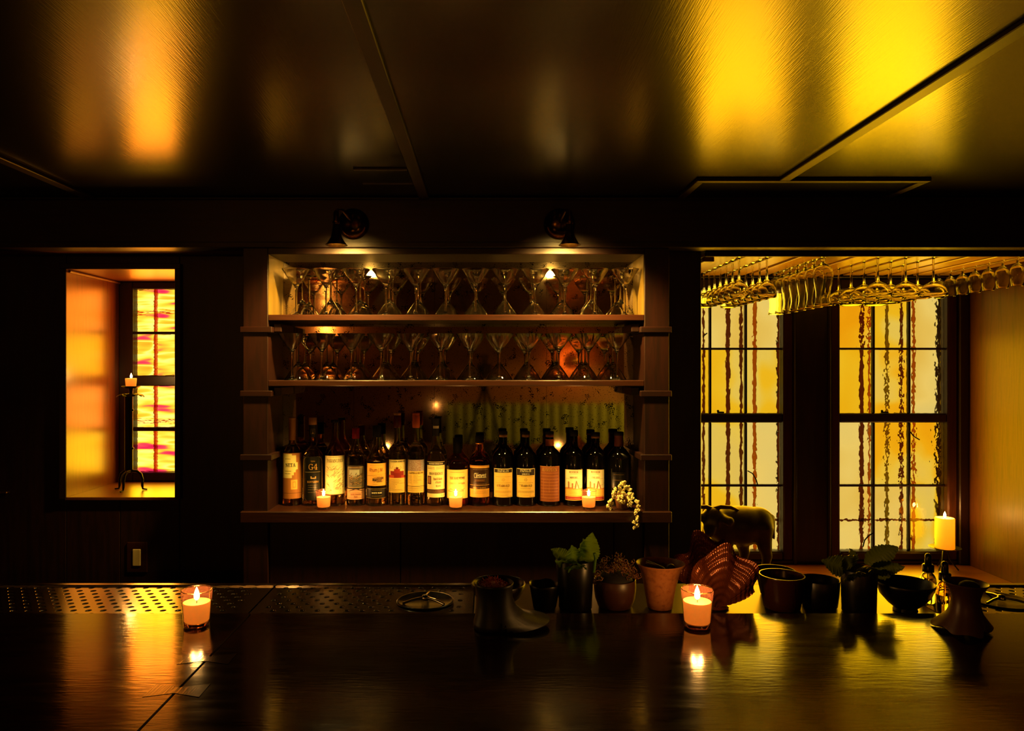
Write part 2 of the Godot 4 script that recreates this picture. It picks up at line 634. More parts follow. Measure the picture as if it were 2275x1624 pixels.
func set_camera_and_light() -> void:
	var c := Camera3D.new()
	c.name = "camera"
	c.position = Vector3(0, EYE, 0)
	c.near = 0.02
	c.far = 40.0
	c.projection = Camera3D.PROJECTION_FRUSTUM
	c.size = c.near * 1624.0 / FOCAL
	c.frustum_offset = Vector2((1137.5 - MID.x) / FOCAL, (MID.y - 812.0) / FOCAL) * c.near
	add_child(c)
	c.current = true
	var w := WorldEnvironment.new()
	w.name = "surroundings"
	var e := Environment.new()
	e.background_mode = Environment.BG_COLOR
	e.background_color = Color(0.01, 0.008, 0.006)
	e.tonemap_mode = Environment.TONE_MAPPER_LINEAR
	e.tonemap_exposure = 1.0
	e.sdfgi_enabled = true
	e.ssao_enabled = true
	e.ssil_enabled = true
	w.environment = e
	add_child(w)
	# the light that the stained windows throw into the room
	for q in [[1.8665, Color(1.0, 0.48, 0.08)], [1.6645, Color(1.0, 0.65, 0.05)], [1.43, Color(1.0, 0.50, 0.12)], [1.225, Color(1.0, 0.72, 0.04)]]:
		area(Vector3(-1.445, q[0], -3.235), Vector2(0.30, 0.18), q[1], 9.0, "window_light")
	area(Vector3(1.126, 1.25, -3.326), Vector2(0.48, 0.98), Color(1.0, 0.69, 0.03), 9.5, "window_light")
	area(Vector3(1.887, 1.25, -3.326), Vector2(0.48, 0.98), Color(1.0, 0.735, 0.035), 9.5, "window_light")
	area(Vector3(1.126, 1.85, -3.326), Vector2(0.48, 0.20), Color(1.0, 0.78, 0.06), 2.0, "window_light")
	area(Vector3(1.887, 1.85, -3.326), Vector2(0.48, 0.20), Color(1.0, 0.78, 0.06), 2.0, "window_light")


func build_shell() -> void:
	var o := setting("floor", "dark floor of the bar")
	part("floor_boards", span(-2.75, 3.15, -0.1, 0.0, -2.45, 3.7, 0.0), M.panel_z, o)
	o = setting("ceiling", "low glossy dark wood ceiling in wide boards with battens")
	var xs := [-2.75, -1.455, -0.228, 0.99, 3.15]
	for k in 4:
		part("panel", span(xs[k] + 0.001, xs[k + 1] - 0.001, CEIL, CEIL + 0.1, -2.45, 3.7, 0.001), M.ceiling, o)
	for k in range(1, 4):
		part("batten", span(xs[k] - 0.018, xs[k] + 0.018, CEIL - 0.011, CEIL + 0.001, -2.3, 2.39 if k == 3 else 2.655, 0.002), M.panel_z, o)
	o = setting("wall_left", "dark panelled side wall")
	part("panel", span(-2.75, -2.6, 0.0, CEIL, -2.45, 3.7, 0.0), M.panel_v, o)
	o = setting("wall_right", "dark panelled side wall")
	part("panel", span(3.0, 3.15, 0.0, CEIL, -2.45, 3.7, 0.0), M.panel_v, o)
	o = setting("wall_back", "dark panelled wall behind the seats")
	part("panel", span(-2.6, 3.0, 0.0, CEIL, -2.45, -2.3, 0.0), M.wall_back, o)
	# the front wall: dark boards round the openings
	o = setting("wall_front", "dark wood panelled wall with a narrow window recess, a bottle niche and a window bay")
	for a in [[-2.6, -2.02], [-2.018, -1.674]]:
		part("panel", span(a[0], a[1], 0.0, 2.06, 2.87, 3.7), M.panel_v, o)
	part("panel", span(-1.2206, -0.901, 0.0, 2.06, 2.87, 3.7), M.panel_v, o)
	part("panel", span(-1.672, -1.2226, 2.0074, 2.06, 2.87, 3.7), M.panel_h, o)
	for a in [[-1.672, -1.46], [-1.458, -1.2226]]:
		part("panel", span(a[0], a[1], 0.0, 1.0803, 2.87, 3.7), M.panel_v, o)
	part("panel", span(-0.901, 0.679, 0.0, 2.06, 2.90, 3.7), M.panel_v, o)
	part("panel", span(0.681, 0.8306, 0.0, 2.06, 2.78, 3.7, 0.003), M.panel_v, o)
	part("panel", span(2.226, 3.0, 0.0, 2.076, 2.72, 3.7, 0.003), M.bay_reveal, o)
	part("panel", span(0.8306, 2.226, 0.0, SILL - 0.032, 2.70, 3.7), M.panel_h, o)
	o = setting("trim_1", "deep dark wooden beam across the top of the wall")
	part("beam", span(-2.6, 3.0, 2.049, CEIL, 2.66, 2.745, 0.003), M.panel_h, o)
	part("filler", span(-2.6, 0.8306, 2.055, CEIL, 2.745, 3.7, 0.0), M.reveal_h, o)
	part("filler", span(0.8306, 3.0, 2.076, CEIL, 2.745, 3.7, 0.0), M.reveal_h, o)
	part("moulding", span(-2.6, 3.0, CEIL - 0.011, CEIL - 0.002, 2.648, 2.66, 0.003), M.panel_h, o)
	part("moulding", span(-2.6, 3.0, 2.049, 2.069, 2.654, 2.66, 0.002), M.panel_h, o)
	# battens framing the ceiling grille in front of the beam
	var g := thing("ceiling_grille", "flat dark grille framed with battens on the ceiling before the bay", "grille")
	part("frame", span(0.70, 1.477, CEIL - 0.012, CEIL, 2.385, 2.412, 0.002), M.panel_h, g)
	part("frame", span(0.70, 0.727, CEIL - 0.012, CEIL, 2.412, 2.645, 0.002), M.panel_z, g)
	part("frame", span(1.45, 1.477, CEIL - 0.012, CEIL, 2.412, 2.645, 0.002), M.panel_z, g)
	part("plate", span(0.727, 1.45, CEIL - 0.004, CEIL, 2.412, 2.645, 0.0), M.black, g)
	g = thing("ceiling_vent", "small dark vent plate on the ceiling beside the middle batten", "vent")
	part("frame", span(-0.42, -0.25, CEIL - 0.006, CEIL, 2.27, 2.285, 0.001), M.panel_h, g)
	part("frame", span(-0.42, -0.25, CEIL - 0.006, CEIL, 2.44, 2.455, 0.001), M.panel_h, g)
	part("plate", span(-0.42, -0.25, CEIL - 0.003, CEIL, 2.285, 2.44, 0.0), M.black, g)

func pane_material(seed_: int, ramp: Array, sx: float, sy: float, wave: float, wave_tex: Texture2D) -> StandardMaterial3D:
	var m := clear_glass(Color(1, 1, 1))
	m.albedo_texture = noise_tex(seed_, 0.006, ramp, 3, 256)
	m.set_meta("per_metre", Vector3(sx, sy, 1.0))
	m.uv1_offset = Vector3(seed_ * 0.37, seed_ * 0.21, 0)
	m.heightmap_enabled = true
	m.heightmap_texture = wave_tex
	m.heightmap_scale = wave
	m.roughness = 0.06
	return m

func build_left_window() -> void:
	# recess lining
	var o := setting("trim_2", "wooden lining and casing of the narrow window recess")
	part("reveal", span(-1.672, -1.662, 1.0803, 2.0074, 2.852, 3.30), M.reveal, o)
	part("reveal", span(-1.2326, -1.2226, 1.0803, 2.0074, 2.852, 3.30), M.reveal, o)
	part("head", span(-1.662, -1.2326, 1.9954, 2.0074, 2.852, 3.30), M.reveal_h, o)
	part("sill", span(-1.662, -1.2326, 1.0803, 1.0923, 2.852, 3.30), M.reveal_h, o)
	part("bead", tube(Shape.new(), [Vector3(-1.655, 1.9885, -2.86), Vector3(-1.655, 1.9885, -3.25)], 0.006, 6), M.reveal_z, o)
	part("casing", span(-1.69, -1.21, 1.997, 2.018, 2.848, 2.87), M.panel_h, o)
	part("casing", span(-1.2322, -1.21, 1.085, 1.997, 2.848, 2.87), M.panel_v, o)
	part("casing", span(-1.69, -1.6622, 1.085, 1.997, 2.848, 2.87), M.panel_v, o)
	var w := setting("window_1", "narrow window of four streaked yellow and magenta glass panes")
	part("frame", span(-1.662, -1.599, 1.0923, 1.9954, 3.255, 3.31, 0.004), M.panel_v, w)
	part("frame", span(-1.29, -1.2326, 1.0923, 1.9954, 3.255, 3.31, 0.004), M.panel_v, w)
	part("frame", span(-1.599, -1.29, 1.963, 1.9954, 3.255, 3.31, 0.004), M.panel_h, w)
	part("frame", span(-1.599, -1.29, 1.524, 1.571, 3.255, 3.31, 0.004), M.panel_h, w)
	part("frame", span(-1.599, -1.29, 1.0923, 1.131, 3.255, 3.31, 0.004), M.panel_h, w)
	part("muntin", span(-1.599, -1.29, 1.758, 1.770, 3.262, 3.30, 0.002), M.panel_h, w)
	part("muntin", span(-1.599, -1.29, 1.319, 1.336, 3.262, 3.30, 0.002), M.panel_h, w)
	var wave := noise_tex(71, 0.02, [], 3, 256)
	var ramp := [[0.0, Color(0.70, 0.08, 0.32)], [0.17, Color(0.86, 0.25, 0.34)], [0.26, Color(0.97, 0.62, 0.20)], [0.36, Color(0.98, 0.74, 0.22)], [0.50, Color(1.0, 0.86, 0.38)], [0.62, Color(1.0, 0.90, 0.50)], [0.74, Color(0.98, 0.72, 0.20)], [1.0, Color(0.95, 0.55, 0.12)]]
	var k := 0
	for y in [[1.770, 1.963], [1.571, 1.758], [1.336, 1.524], [1.131, 1.319]]:
		part("pane", span(-1.599, -1.29, y[0], y[1], 3.278, 3.283, 0.0), pane_material(80 + k, ramp, 1.6, 9.0, 0.12, wave), w)
		k += 1
	part("backlight_panel", span(-1.662, -1.2326, 1.0923, 1.9954, 3.42, 3.425, 0.0), M.glow_panel_left, w)  # added glowing panel that backlights the streaked panes
	var b := thing("glass_strips", "rose-brown strips of glass behind the narrow streaked window", "glass strips")
	for x in [-1.538, -1.37]:
		part("strip", span(x - 0.006, x + 0.006, 1.0923, 1.9954, 3.345, 3.365, 0.003), M.strip_rose, b)
	part("strip", span(-1.662, -1.2326, 1.86, 1.868, 3.366, 3.38, 0.002), M.strip_rose, b)
	part("strip", span(-1.662, -1.2326, 1.355, 1.361, 3.366, 3.38, 0.002), M.strip_rose, b)

func sash_window(n: int, label: String, x0: float, x1: float, tints: Array) -> void:
	var w := setting("window_%d" % n, label)
	var ys := [0.756, 1.058, 1.352, 1.394, 1.6945, 1.9675]
	# frame round the panes
	part("frame", span(x0 - 0.045, x0, 0.715, 2.02, WIN - 0.03, WIN + 0.03, 0.006), M.bay_reveal, w)  # warmer wood on both frame sides stands for window light on the jambs
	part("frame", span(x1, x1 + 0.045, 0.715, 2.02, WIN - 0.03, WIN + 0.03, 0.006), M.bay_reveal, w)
	part("frame", span(x0, x1, 1.9675, 2.02, WIN - 0.03, WIN + 0.03, 0.006), M.panel_h, w)
	part("frame", span(x0, x1, 0.715, 0.756, WIN - 0.035, WIN + 0.03, 0.008), M.panel_h, w)
	part("meeting_rail", span(x0, x1, 1.352, 1.394, WIN - 0.025, WIN + 0.03, 0.006), M.panel_h, w)
	var cw := (x1 - x0) / 3.0
	for k in [1, 2]:
		part("muntin", span(x0 + cw * k - 0.005, x0 + cw * k + 0.005, 0.756, 1.352, WIN - 0.012, WIN + 0.012, 0.003), M.panel_v, w)
		part("muntin", span(x0 + cw * k - 0.005, x0 + cw * k + 0.005, 1.394, 1.9675, WIN - 0.012, WIN + 0.012, 0.003), M.panel_v, w)
	for y in [1.058, 1.6945]:
		part("muntin", span(x0, x1, y - 0.005, y + 0.005, WIN - 0.012, WIN + 0.012, 0.003), M.panel_h, w)
	var rows := [[1.0 * ys[0], ys[1]], [ys[1], ys[2]], [ys[3], ys[4]], [ys[4], ys[5]]]
	for r in 4:
		for c in 3:
			part("pane", span(x0 + cw * c, x0 + cw * (c + 1), rows[r][0], rows[r][1], WIN, WIN + 0.005, 0.0), M["pane_%s" % tints[3 - r][c]], w)
	part("backlight_panel", span(x0 - 0.045, x1 + 0.09, 0.66, 2.06, WIN + 0.13, WIN + 0.135, 0.0), M.glow_panel, w)  # added emitter behind the sash, standing for light from outside
	var catch := part("sash_lock", box(Shape.new(), Vector3.ZERO, Vector3(0.03, 0.008, 0.014), 0.002), M.iron, w, Vector3(x0 + 0.21, 1.399, -(WIN - 0.02)))
	part("knob", ball(Shape.new(), Vector3(-0.012, 0.007, 0), Vector3(0.006, 0.005, 0.006), 6, 8), M.iron, catch)

func build_bay() -> void:
	var wave := noise_tex(72, 0.03, [], 4, 256)
	var seedy := noise_tex(73, 0.09, [], 3, 256)
	M.pane_cream = pane_material(91, [[0.0, Color(0.88, 0.74, 0.36)], [0.5, Color(0.92, 0.82, 0.50)], [1.0, Color(0.88, 0.80, 0.52)]], 1.3, 1.0, 0.13, seedy)
	M.pane_yellow = pane_material(92, [[0.0, Color(0.92, 0.70, 0.08)], [0.45, Color(0.93, 0.75, 0.15)], [0.60, Color(0.90, 0.79, 0.38)], [1.0, Color(0.86, 0.76, 0.44)]], 1.2, 0.9, 0.12, seedy)
	M.pane_amber = pane_material(93, [[0.0, Color(0.92, 0.62, 0.05)], [0.5, Color(0.94, 0.70, 0.10)], [0.7, Color(0.92, 0.78, 0.30)], [1.0, Color(0.90, 0.78, 0.4)]], 1.5, 1.4, 0.2, seedy)
	var o := setting("trim_3", "dark posts and head boards between the bay windows")
	part("post", span(1.4205, 1.593, SILL, 2.076, WIN - 0.03, WIN + 0.2, 0.004), M.panel_v, o)
	part("bead", span(1.4225, 1.434, SILL, 2.02, WIN - 0.04, WIN - 0.03, 0.003), M.panel_v, o)
	part("bead", span(1.5795, 1.591, SILL, 2.02, WIN - 0.04, WIN - 0.03, 0.003), M.panel_v, o)
	part("head", span(0.8306, 2.226, 2.02, 2.076, WIN - 0.045, WIN + 0.2, 0.004), M.panel_h, o)
	part("post", span(2.181, 2.226, SILL, 2.02, WIN - 0.045, WIN + 0.2, 0.004), M.panel_v, o)
	part("apron", span(0.8306, 2.226, SILL, 0.715, WIN - 0.03, WIN + 0.2, 0.004), M.panel_h, o)
	part("sill", span(0.8306, 2.226, SILL - 0.03, SILL, 2.705, WIN + 0.2, 0.003), M.reveal_h, o)
	sash_window(2, "sash window of amber and cream glass panes behind the carved bull", 0.8775, 1.3755, [["cream", "cream", "cream"], ["yellow", "yellow", "yellow"], ["yellow", "yellow", "cream"], ["yellow", "yellow", "cream"]])
	sash_window(3, "sash window of amber and cream glass panes beside the pillar candle", 1.638, 2.136, [["amber", "yellow", "cream"], ["yellow", "amber", "cream"], ["cream", "amber", "amber"], ["cream", "cream", "yellow"]])
	var b := thing("glass_strips", "upright strips of brown and amber glass behind the amber bay windows", "glass strips")
	for p in [[1562, 9, "brown"], [1616, 15, "brown"], [1645, 10, "brown"], [1675, 13, "amber"], [1728, 12, "brown"], [1912, 14, "brown"], [1929, 8, "amber"], [1968, 11, "olive"], [2000, 10, "brown"], [2027, 11, "amber"], [2084, 16, "olive"]]:
		var x: float = (p[0] - MID.x) * (WIN + 0.07) / FOCAL
		var hw: float = p[1] * 0.00064
		part("strip", span(x - hw, x + hw, 0.70, 2.03, WIN + 0.06, WIN + 0.066, 0.002), M["strip_%s" % p[2]], b)
	part("strip", span(0.84, 1.44, 0.875, 0.885, WIN + 0.078, WIN + 0.084, 0.002), M.strip_brown, b)
	part("strip", span(1.58, 2.20, 0.875, 0.885, WIN + 0.078, WIN + 0.084, 0.002), M.strip_brown, b)
	var wires := [[[2030, 938], [2033, 958], [2043, 970], [2055, 977]], [[1661, 1046], [1672, 1052], [1680, 1066], [1684, 1080]], [[1917, 1215], [1921, 1200], [1930, 1190], [1940, 1184]], [[1562, 748], [1566, 744], [1571, 740]]]
	var told := ["curved dark catch stay high on the window beside the pillar candle", "curved dark catch stay on the window above the carved bull", "thin dark curved stay rising above the mint leaves", "short dark stay at the edge of the column by the hanging glasses"]
	for k in wires.size():
		var pts := []
		for q in wires[k]:
			pts.append(at(q[0] - (12.0 if k == 0 else 0.0), q[1], WIN - 0.018))
		tag(part(numbered("window_stay"), tube(Shape.new(), pts, 0.0028, 6), M.iron, self), told[k], "window stay", "iron window stays")
	var r := thing("glass_rack", "slatted wooden rack for stemware under the bay ceiling", "rack")
	var slots := []
	for k in 12:
		slots.append(0.98 + 0.1075 * k)
	part("slat", span(0.834, 0.966, 2.03, 2.042, 2.752, 3.31, 0.002), M.rack_wood, r)
	for k in 11:
		part("slat", span(slots[k] + 0.014, minf(slots[k + 1] - 0.014, 2.222), 2.03, 2.042, 2.752, 3.31, 0.002), M.rack_wood, r)
	part("rail", span(0.834, 2.9, 2.028, 2.0485, 2.735, 2.75, 0.002), M.panel_h, r)
	part("cleat", span(0.834, 0.875, 2.012, 2.03, 2.76, 2.80, 0.002), M.reveal_h, r)

func build_cabinet() -> void:
	var c := thing("back_bar_cabinet", "built-in dark wood niche with two shelves and an aged mirror back", "cabinet")
	part("column", span(-0.901, -0.809, 0.0, 2.049, 2.67, 2.90, 0.002), M.cab_v, c)
	part("column", span(0.587, 0.679, 0.0, 2.049, 2.67, 2.90, 0.002), M.cab_v, c)
	part("head_board", span(-0.809, 0.587, 2.0255, 2.049, 2.668, 2.90, 0.002), M.cab_h, c)
	for y in [[1.735, 1.757], [1.498, 1.520], [1.262, 1.284]]:
		for x in [[-0.910, -0.793], [0.571, 0.687]]:
			part("band", span(x[0], x[1], y[0], y[1], 2.661, 2.866, 0.002), M.cab_h, c)
		if y[0] < 1.3: continue
		part("cleat", span(-0.793, -0.765, y[0] + 0.004, y[1] + 0.012, 2.69, 2.866, 0.002), M.cab_h, c)
		part("cleat", span(0.543, 0.571, y[0] + 0.004, y[1] + 0.012, 2.69, 2.866, 0.002), M.cab_h, c)
	part("lit_side_liner", span(-0.8092, -0.8065, 1.802, 2.0255, 2.674, 2.866, 0.0), M.lit_side_wood, c)  # added thin liners, coloured as the lamplit sides of the top compartment
	part("lit_side_liner", span(0.5845, 0.5872, 1.802, 2.0255, 2.674, 2.866, 0.0), M.lit_side_wood, c)
	part("shelf", span(-0.809, 0.587, 1.780, 1.802, 2.672, 2.866, 0.002), M.shelf_wood, c)
	part("shelf", span(-0.809, 0.587, 1.5366, 1.558, 2.672, 2.866, 0.002), M.shelf_wood, c)
	part("ledge", span(-0.908, 0.686, 1.032, LEDGE, 2.655, 2.868, 0.003), M.shelf_wood, c)
	for x in [[-0.807, -0.32], [-0.318, 0.475], [0.477, 0.585]]:
		part("lower_panel", span(x[0], x[1], 0.0, 1.032, 2.685, 2.90, 0.002), M.cab_v, c)
	var xs := [-0.809, -0.527, -0.206, 0.24, 0.587]
	for k in 4:
		part("mirror_panel", span(xs[k] + 0.0005, xs[k + 1] - 0.0005, LEDGE, 2.0255, MIRROR, MIRROR + 0.02, 0.0), M.mirror, c)

func build_bar() -> void:
	var b := thing("bar_counter", "long glossy dark wood bar top with a joint and butterfly keys", "bar counter")
	part("board", span(-2.6, -0.5005, 1.03, BAR, 0.70, 1.535, 0.002), M.bar, b)
	part("board", span(-0.4995, 3.0, 1.03, BAR, 0.70, 1.535, 0.002), M.bar, b)
	part("front_panel", span(-2.6, 3.0, 0.0, 1.03, 0.86, 0.90, 0.0), M.panel_v, b)
	part("back_panel", span(-2.6, 3.0, 0.0, RAIL - 0.004, 1.84, 1.86, 0.0), M.panel_v, b)
	part("rail_bed", span(-2.6, 3.0, 0.99, 1.0, 1.535, 1.84, 0.0), M.tray, b)
	for q in [[1.165, 1.0], [1.292, 1.0]]:
		var z: float = q[0]
		var s := Shape.new()
		var y := BAR + 0.0006
		var pts := [Vector2(-0.045, -0.024), Vector2(0.0, -0.010), Vector2(0.045, -0.024), Vector2(0.045, 0.024), Vector2(0.0, 0.010), Vector2(-0.045, 0.024)]
		var mid := s.vert(Vector3(-0.50, y, -z), Vector3.UP)
		var ring := []
		for p in pts:
			ring.append(s.vert(Vector3(-0.50 + p.x, y, -z + p.y), Vector3.UP))
		for k in 6:
			s.tri(mid, ring[k], ring[(k + 1) % 6])
			var pa: Vector2 = pts[k]
			var pb: Vector2 = pts[(k + 1) % 6]
			var nn := Vector3((pb - pa).y, 0, -(pb - pa).x).normalized()
			s.face([Vector3(-0.50 + pa.x, y, -z + pa.y), Vector3(-0.50 + pb.x, y, -z + pb.y), Vector3(-0.50 + pb.x, BAR - 0.002, -z + pb.y), Vector3(-0.50 + pa.x, BAR - 0.002, -z + pa.y)], nn)
		part("butterfly_key", s, M.key, b)
	# the perforated steel rail along the back of the bar
	var drains := [Vector2(-0.144, 1.705), Vector2(1.22, 1.705)]
	var told := ["perforated steel drip plate left of the joint, behind the left votive", "perforated steel drip plate with a glass rinser near its end", "perforated steel drip plate with a glass rinser at the right end"]
	var spans := [[-2.55, -0.537], [-0.533, -0.03], [1.02, 2.6]]
	for k in 3:
		var t := thing("drip_plate", told[k], "drip plate", Vector3.ZERO, 0.0, "steel drip plates")
		part("plate", perforated(spans[k][0], spans[k][1], 1.556, 1.822, drains), M.steel, t)
		part("lip", span(spans[k][0], spans[k][1], RAIL - 0.006, RAIL + 0.004, 1.822, 1.838, 0.001), M.steel, t)
		part("lip", span(spans[k][0], spans[k][1], RAIL - 0.006, RAIL + 0.001, 1.537, 1.556, 0.001), M.steel, t)
	tag(part("steel_plate", span(-0.028, 1.018, RAIL - 0.004, RAIL, 1.537, 1.838, 0.001), M.brushed, self), "smooth steel plate under the row of pots", "steel plate")
	for k in 2:
		var d: Vector2 = drains[k]
		var t := thing("glass_rinser", ["round black glass rinser with a steel spray cross, left of the bowls", "round black glass rinser with a steel spray cross, at the right end"][k], "glass rinser", Vector3(d.x, RAIL + 0.0005, -d.y))
		part("dish", lathe(Shape.new(), [Vector2(0, 0), Vector2(0.066, 0), Vector2(0.068, 0.0015), Vector2(0.066, 0.0035), Vector2(0.063, 0.0035), Vector2(0.058, 0.001), Vector2(0, 0.0006)], 40), M.black, t)
		for a in 3:
			var e := Vector3(cos(a * TAU / 3 + 0.6), 0, sin(a * TAU / 3 + 0.6))
			part("arm", tube(Shape.new(), [Vector3(0, 0.010, 0), e * 0.03 + Vector3(0, 0.008, 0), e * 0.056 + Vector3(0, 0.003, 0)], 0.003, 6), M.steel, t)
		part("nozzle", lathe(Shape.new(), [Vector2(0, 0.004), Vector2(0.009, 0.004), Vector2(0.009, 0.010), Vector2(0.006, 0.015), Vector2(0, 0.016)], 14), M.steel, t)

func perforated(x0: float, x1: float, z0: float, z1: float, drains: Array) -> Shape:
	var s := Shape.new()
	var pz := (z1 - z0) / 11.0
	var px := 0.034
	var r := 0.0062
	for row in 11:
		var za := z0 + pz * row
		var zb := za + pz
		var xa := x0 + 0.012 + (px / 2.0 if row % 2 else 0.0)
		var n := int((x1 - 0.012 - xa) / px)
		s.face([Vector3(x0, RAIL, -za), Vector3(xa, RAIL, -za), Vector3(xa, RAIL, -zb), Vector3(x0, RAIL, -zb)], Vector3.UP)
		s.face([Vector3(xa + n * px, RAIL, -za), Vector3(x1, RAIL, -za), Vector3(x1, RAIL, -zb), Vector3(xa + n * px, RAIL, -zb)], Vector3.UP)
		for k in n:
			var c := Vector2(xa + px * (k + 0.5), za + pz / 2.0)
			var near := false
			for d in drains:
				if c.distance_to(d) < 0.079:
					near = true
			var h := Vector2(px / 2.0, pz / 2.0)
			if near:
				s.face([Vector3(c.x - h.x, RAIL, -c.y + h.y), Vector3(c.x + h.x, RAIL, -c.y + h.y), Vector3(c.x + h.x, RAIL, -c.y - h.y), Vector3(c.x - h.x, RAIL, -c.y - h.y)], Vector3.UP)
				continue
			var inner := []
			var outer := []
			var lip := []
			for j in 12:
				var a := TAU * j / 12.0
				var e := Vector2(cos(a), sin(a))
				var q := minf(h.x / maxf(absf(e.x), 1e-6), h.y / maxf(absf(e.y), 1e-6))
				if j % 3 != 0:   # snap to the cell's corners, so that cells meet
					var cx := signf(e.x) * h.x
					var cy := signf(e.y) * h.y
					outer.append(s.vert(Vector3(c.x + cx, RAIL, -(c.y + cy)), Vector3.UP))
				else:
					outer.append(s.vert(Vector3(c.x + e.x * q, RAIL, -(c.y + e.y * q)), Vector3.UP))
				var up := Vector3(-e.x * 0.5, 1.0, e.y * 0.5).normalized()
				inner.append(s.vert(Vector3(c.x + e.x * (r + 0.0012), RAIL, -(c.y + e.y * (r + 0.0012))), Vector3.UP))
				lip.append([s.vert(Vector3(c.x + e.x * (r + 0.0012), RAIL, -(c.y + e.y * (r + 0.0012))), up), s.vert(Vector3(c.x + e.x * r, RAIL - 0.0022, -(c.y + e.y * r)), Vector3(-e.x, 0.15, e.y).normalized())])
			for j in 12:
				var m := (j + 1) % 12
				s.tri(outer[j], outer[m], inner[m])
				s.tri(outer[j], inner[m], inner[j])
				s.quad(lip[j][0], lip[m][0], lip[m][1], lip[j][1])
	return s

# what the mirror shows: the seats and lamps behind the camera; the pendant is unseen
func build_room_behind() -> void:
	var b := thing("banquette", "green channel-tufted banquette back seen in the niche mirror", "banquette")
	for k in 21:
		var x := -0.46 + 0.105 * k
		var s := Shape.new()
		sheet(s, func(a, t): return Vector3(x + 0.105 * a, 0.45 + 0.76 * t, 2.16 - 0.055 * sqrt(maxf(0.0, 1.0 - pow(2.0 * a - 1.0, 2.0) * 0.96)) - 0.03 * (1.0 - t)), 10, 4)
		ball(s, Vector3(x + 0.0525, 1.205, 2.165), Vector3(0.0515, 0.03, 0.06), 6, 12)
		part("channel", s, M.green, b)
	part("back_board", span(-0.46, 1.745, 0.0, 1.2, -2.295, -2.17, 0.004), M.panel_v, b)
	part("seat", span(-0.46, 1.745, 0.30, 0.46, -2.17, -1.62, 0.03), M.green, b)
	part("plinth", span(-0.44, 1.725, 0.0, 0.30, -2.15, -1.72, 0.004), M.panel_h, b)
	b = thing("end_post", "dark wooden post at the end of the banquette, seen in the mirror", "post")
	part("block", span(-0.62, -0.47, 0.0, 1.13, -2.295, -1.95, 0.004), M.panel_v, b)
	part("cap", span(-0.635, -0.464, 1.13, 1.15, -2.295, -1.93, 0.004), M.panel_h, b)
	# dome sconce
	var t := thing("dome_sconce", "round brass dome wall lamp lighting the far wall, seen in the mirror", "wall lamp", Vector3(0.94, 1.69, 2.3))
	var dome := part("dome", lathe(Shape.new(), backwards([Vector2(0.0, 0.0), Vector2(0.05, -0.006), Vector2(0.08, -0.02), Vector2(0.092, -0.04), Vector2(0.09, -0.042), Vector2(0.078, -0.024), Vector2(0.0, -0.006)]), 32), M.brass, t, Vector3(0, 0, -0.15))
	dome.rotation.x = -PI / 2
	part("stem", tube(Shape.new(), [Vector3(0, 0, 0), Vector3(0, 0, -0.15)], 0.008, 8), M.brass, t)
	part("bulb", ball(Shape.new(), Vector3(0, 0.0, -0.105), Vector3(0.017, 0.017, 0.017)), M.bulb_soft, t)
	omni(Vector3(0, 0, -0.105), Color(1.0, 0.62, 0.2), 0.8, 0.015, t)
	# leaf sconce
	t = thing("leaf_sconce", "wall lamp of striped orange leaves under a bright bulb, seen in the mirror", "wall lamp", Vector3(-1.76, 2.0, 2.3))
	part("backplate", lathe(Shape.new(), [Vector2(0, 0), Vector2(0.06, 0), Vector2(0.055, 0.014), Vector2(0, 0.016)], 24), M.brass, t).rotation.x = -PI / 2
	part("arm", tube(Shape.new(), [Vector3(0, 0, -0.01), Vector3(0, -0.02, -0.07), Vector3(0, 0.02, -0.11)], 0.006, 8), M.brass, t)
	part("bulb", ball(Shape.new(), Vector3(0, 0.045, -0.12), Vector3(0.028, 0.034, 0.028)), M.bulb_warm, t)
	omni(Vector3(0, 0.045, -0.12), Color(1.0, 0.66, 0.25), 0.3, 0.025, t)
	for k in 5:
		var l := part("leaf", leaf_shape(0.22, 0.036, 0.2, 0.5, 0.0), M.lamp_leaf, t, Vector3(0, 0.0, -0.10))
		l.rotation = Vector3(0.0, 0.0, PI + (k - 2) * 0.42)
		l.rotation.x = 0.25
	# an added pendant, out of the mirror's view, to brighten the banquette
	t = thing("added_pendant_lamp", "small brass cone pendant, unseen, added to light the green banquette behind the camera", "added lamp", Vector3(2.3, 1.85, 0.9))
	part("cord", tube(Shape.new(), [Vector3(0, 0.09, 0), Vector3(0, CEIL - 1.85, 0)], 0.003, 6), M.black, t)
	part("shade", lathe(Shape.new(), [Vector2(0.028, 0.07), Vector2(0.03, 0.07), Vector2(0.03, 0.085), Vector2(0.0, 0.092)], 28), M.brass, t)
	part("bulb", ball(Shape.new(), Vector3(0, 0.025, 0), Vector3(0.022, 0.025, 0.022)), M.bulb_soft, t)
	spot(Vector3(0, 0.022, 0), Vector3(0.6, 0.72, 2.25) - t.position, 26.0, Color(1.0, 0.86, 0.34), 7.0, 0.02, t)

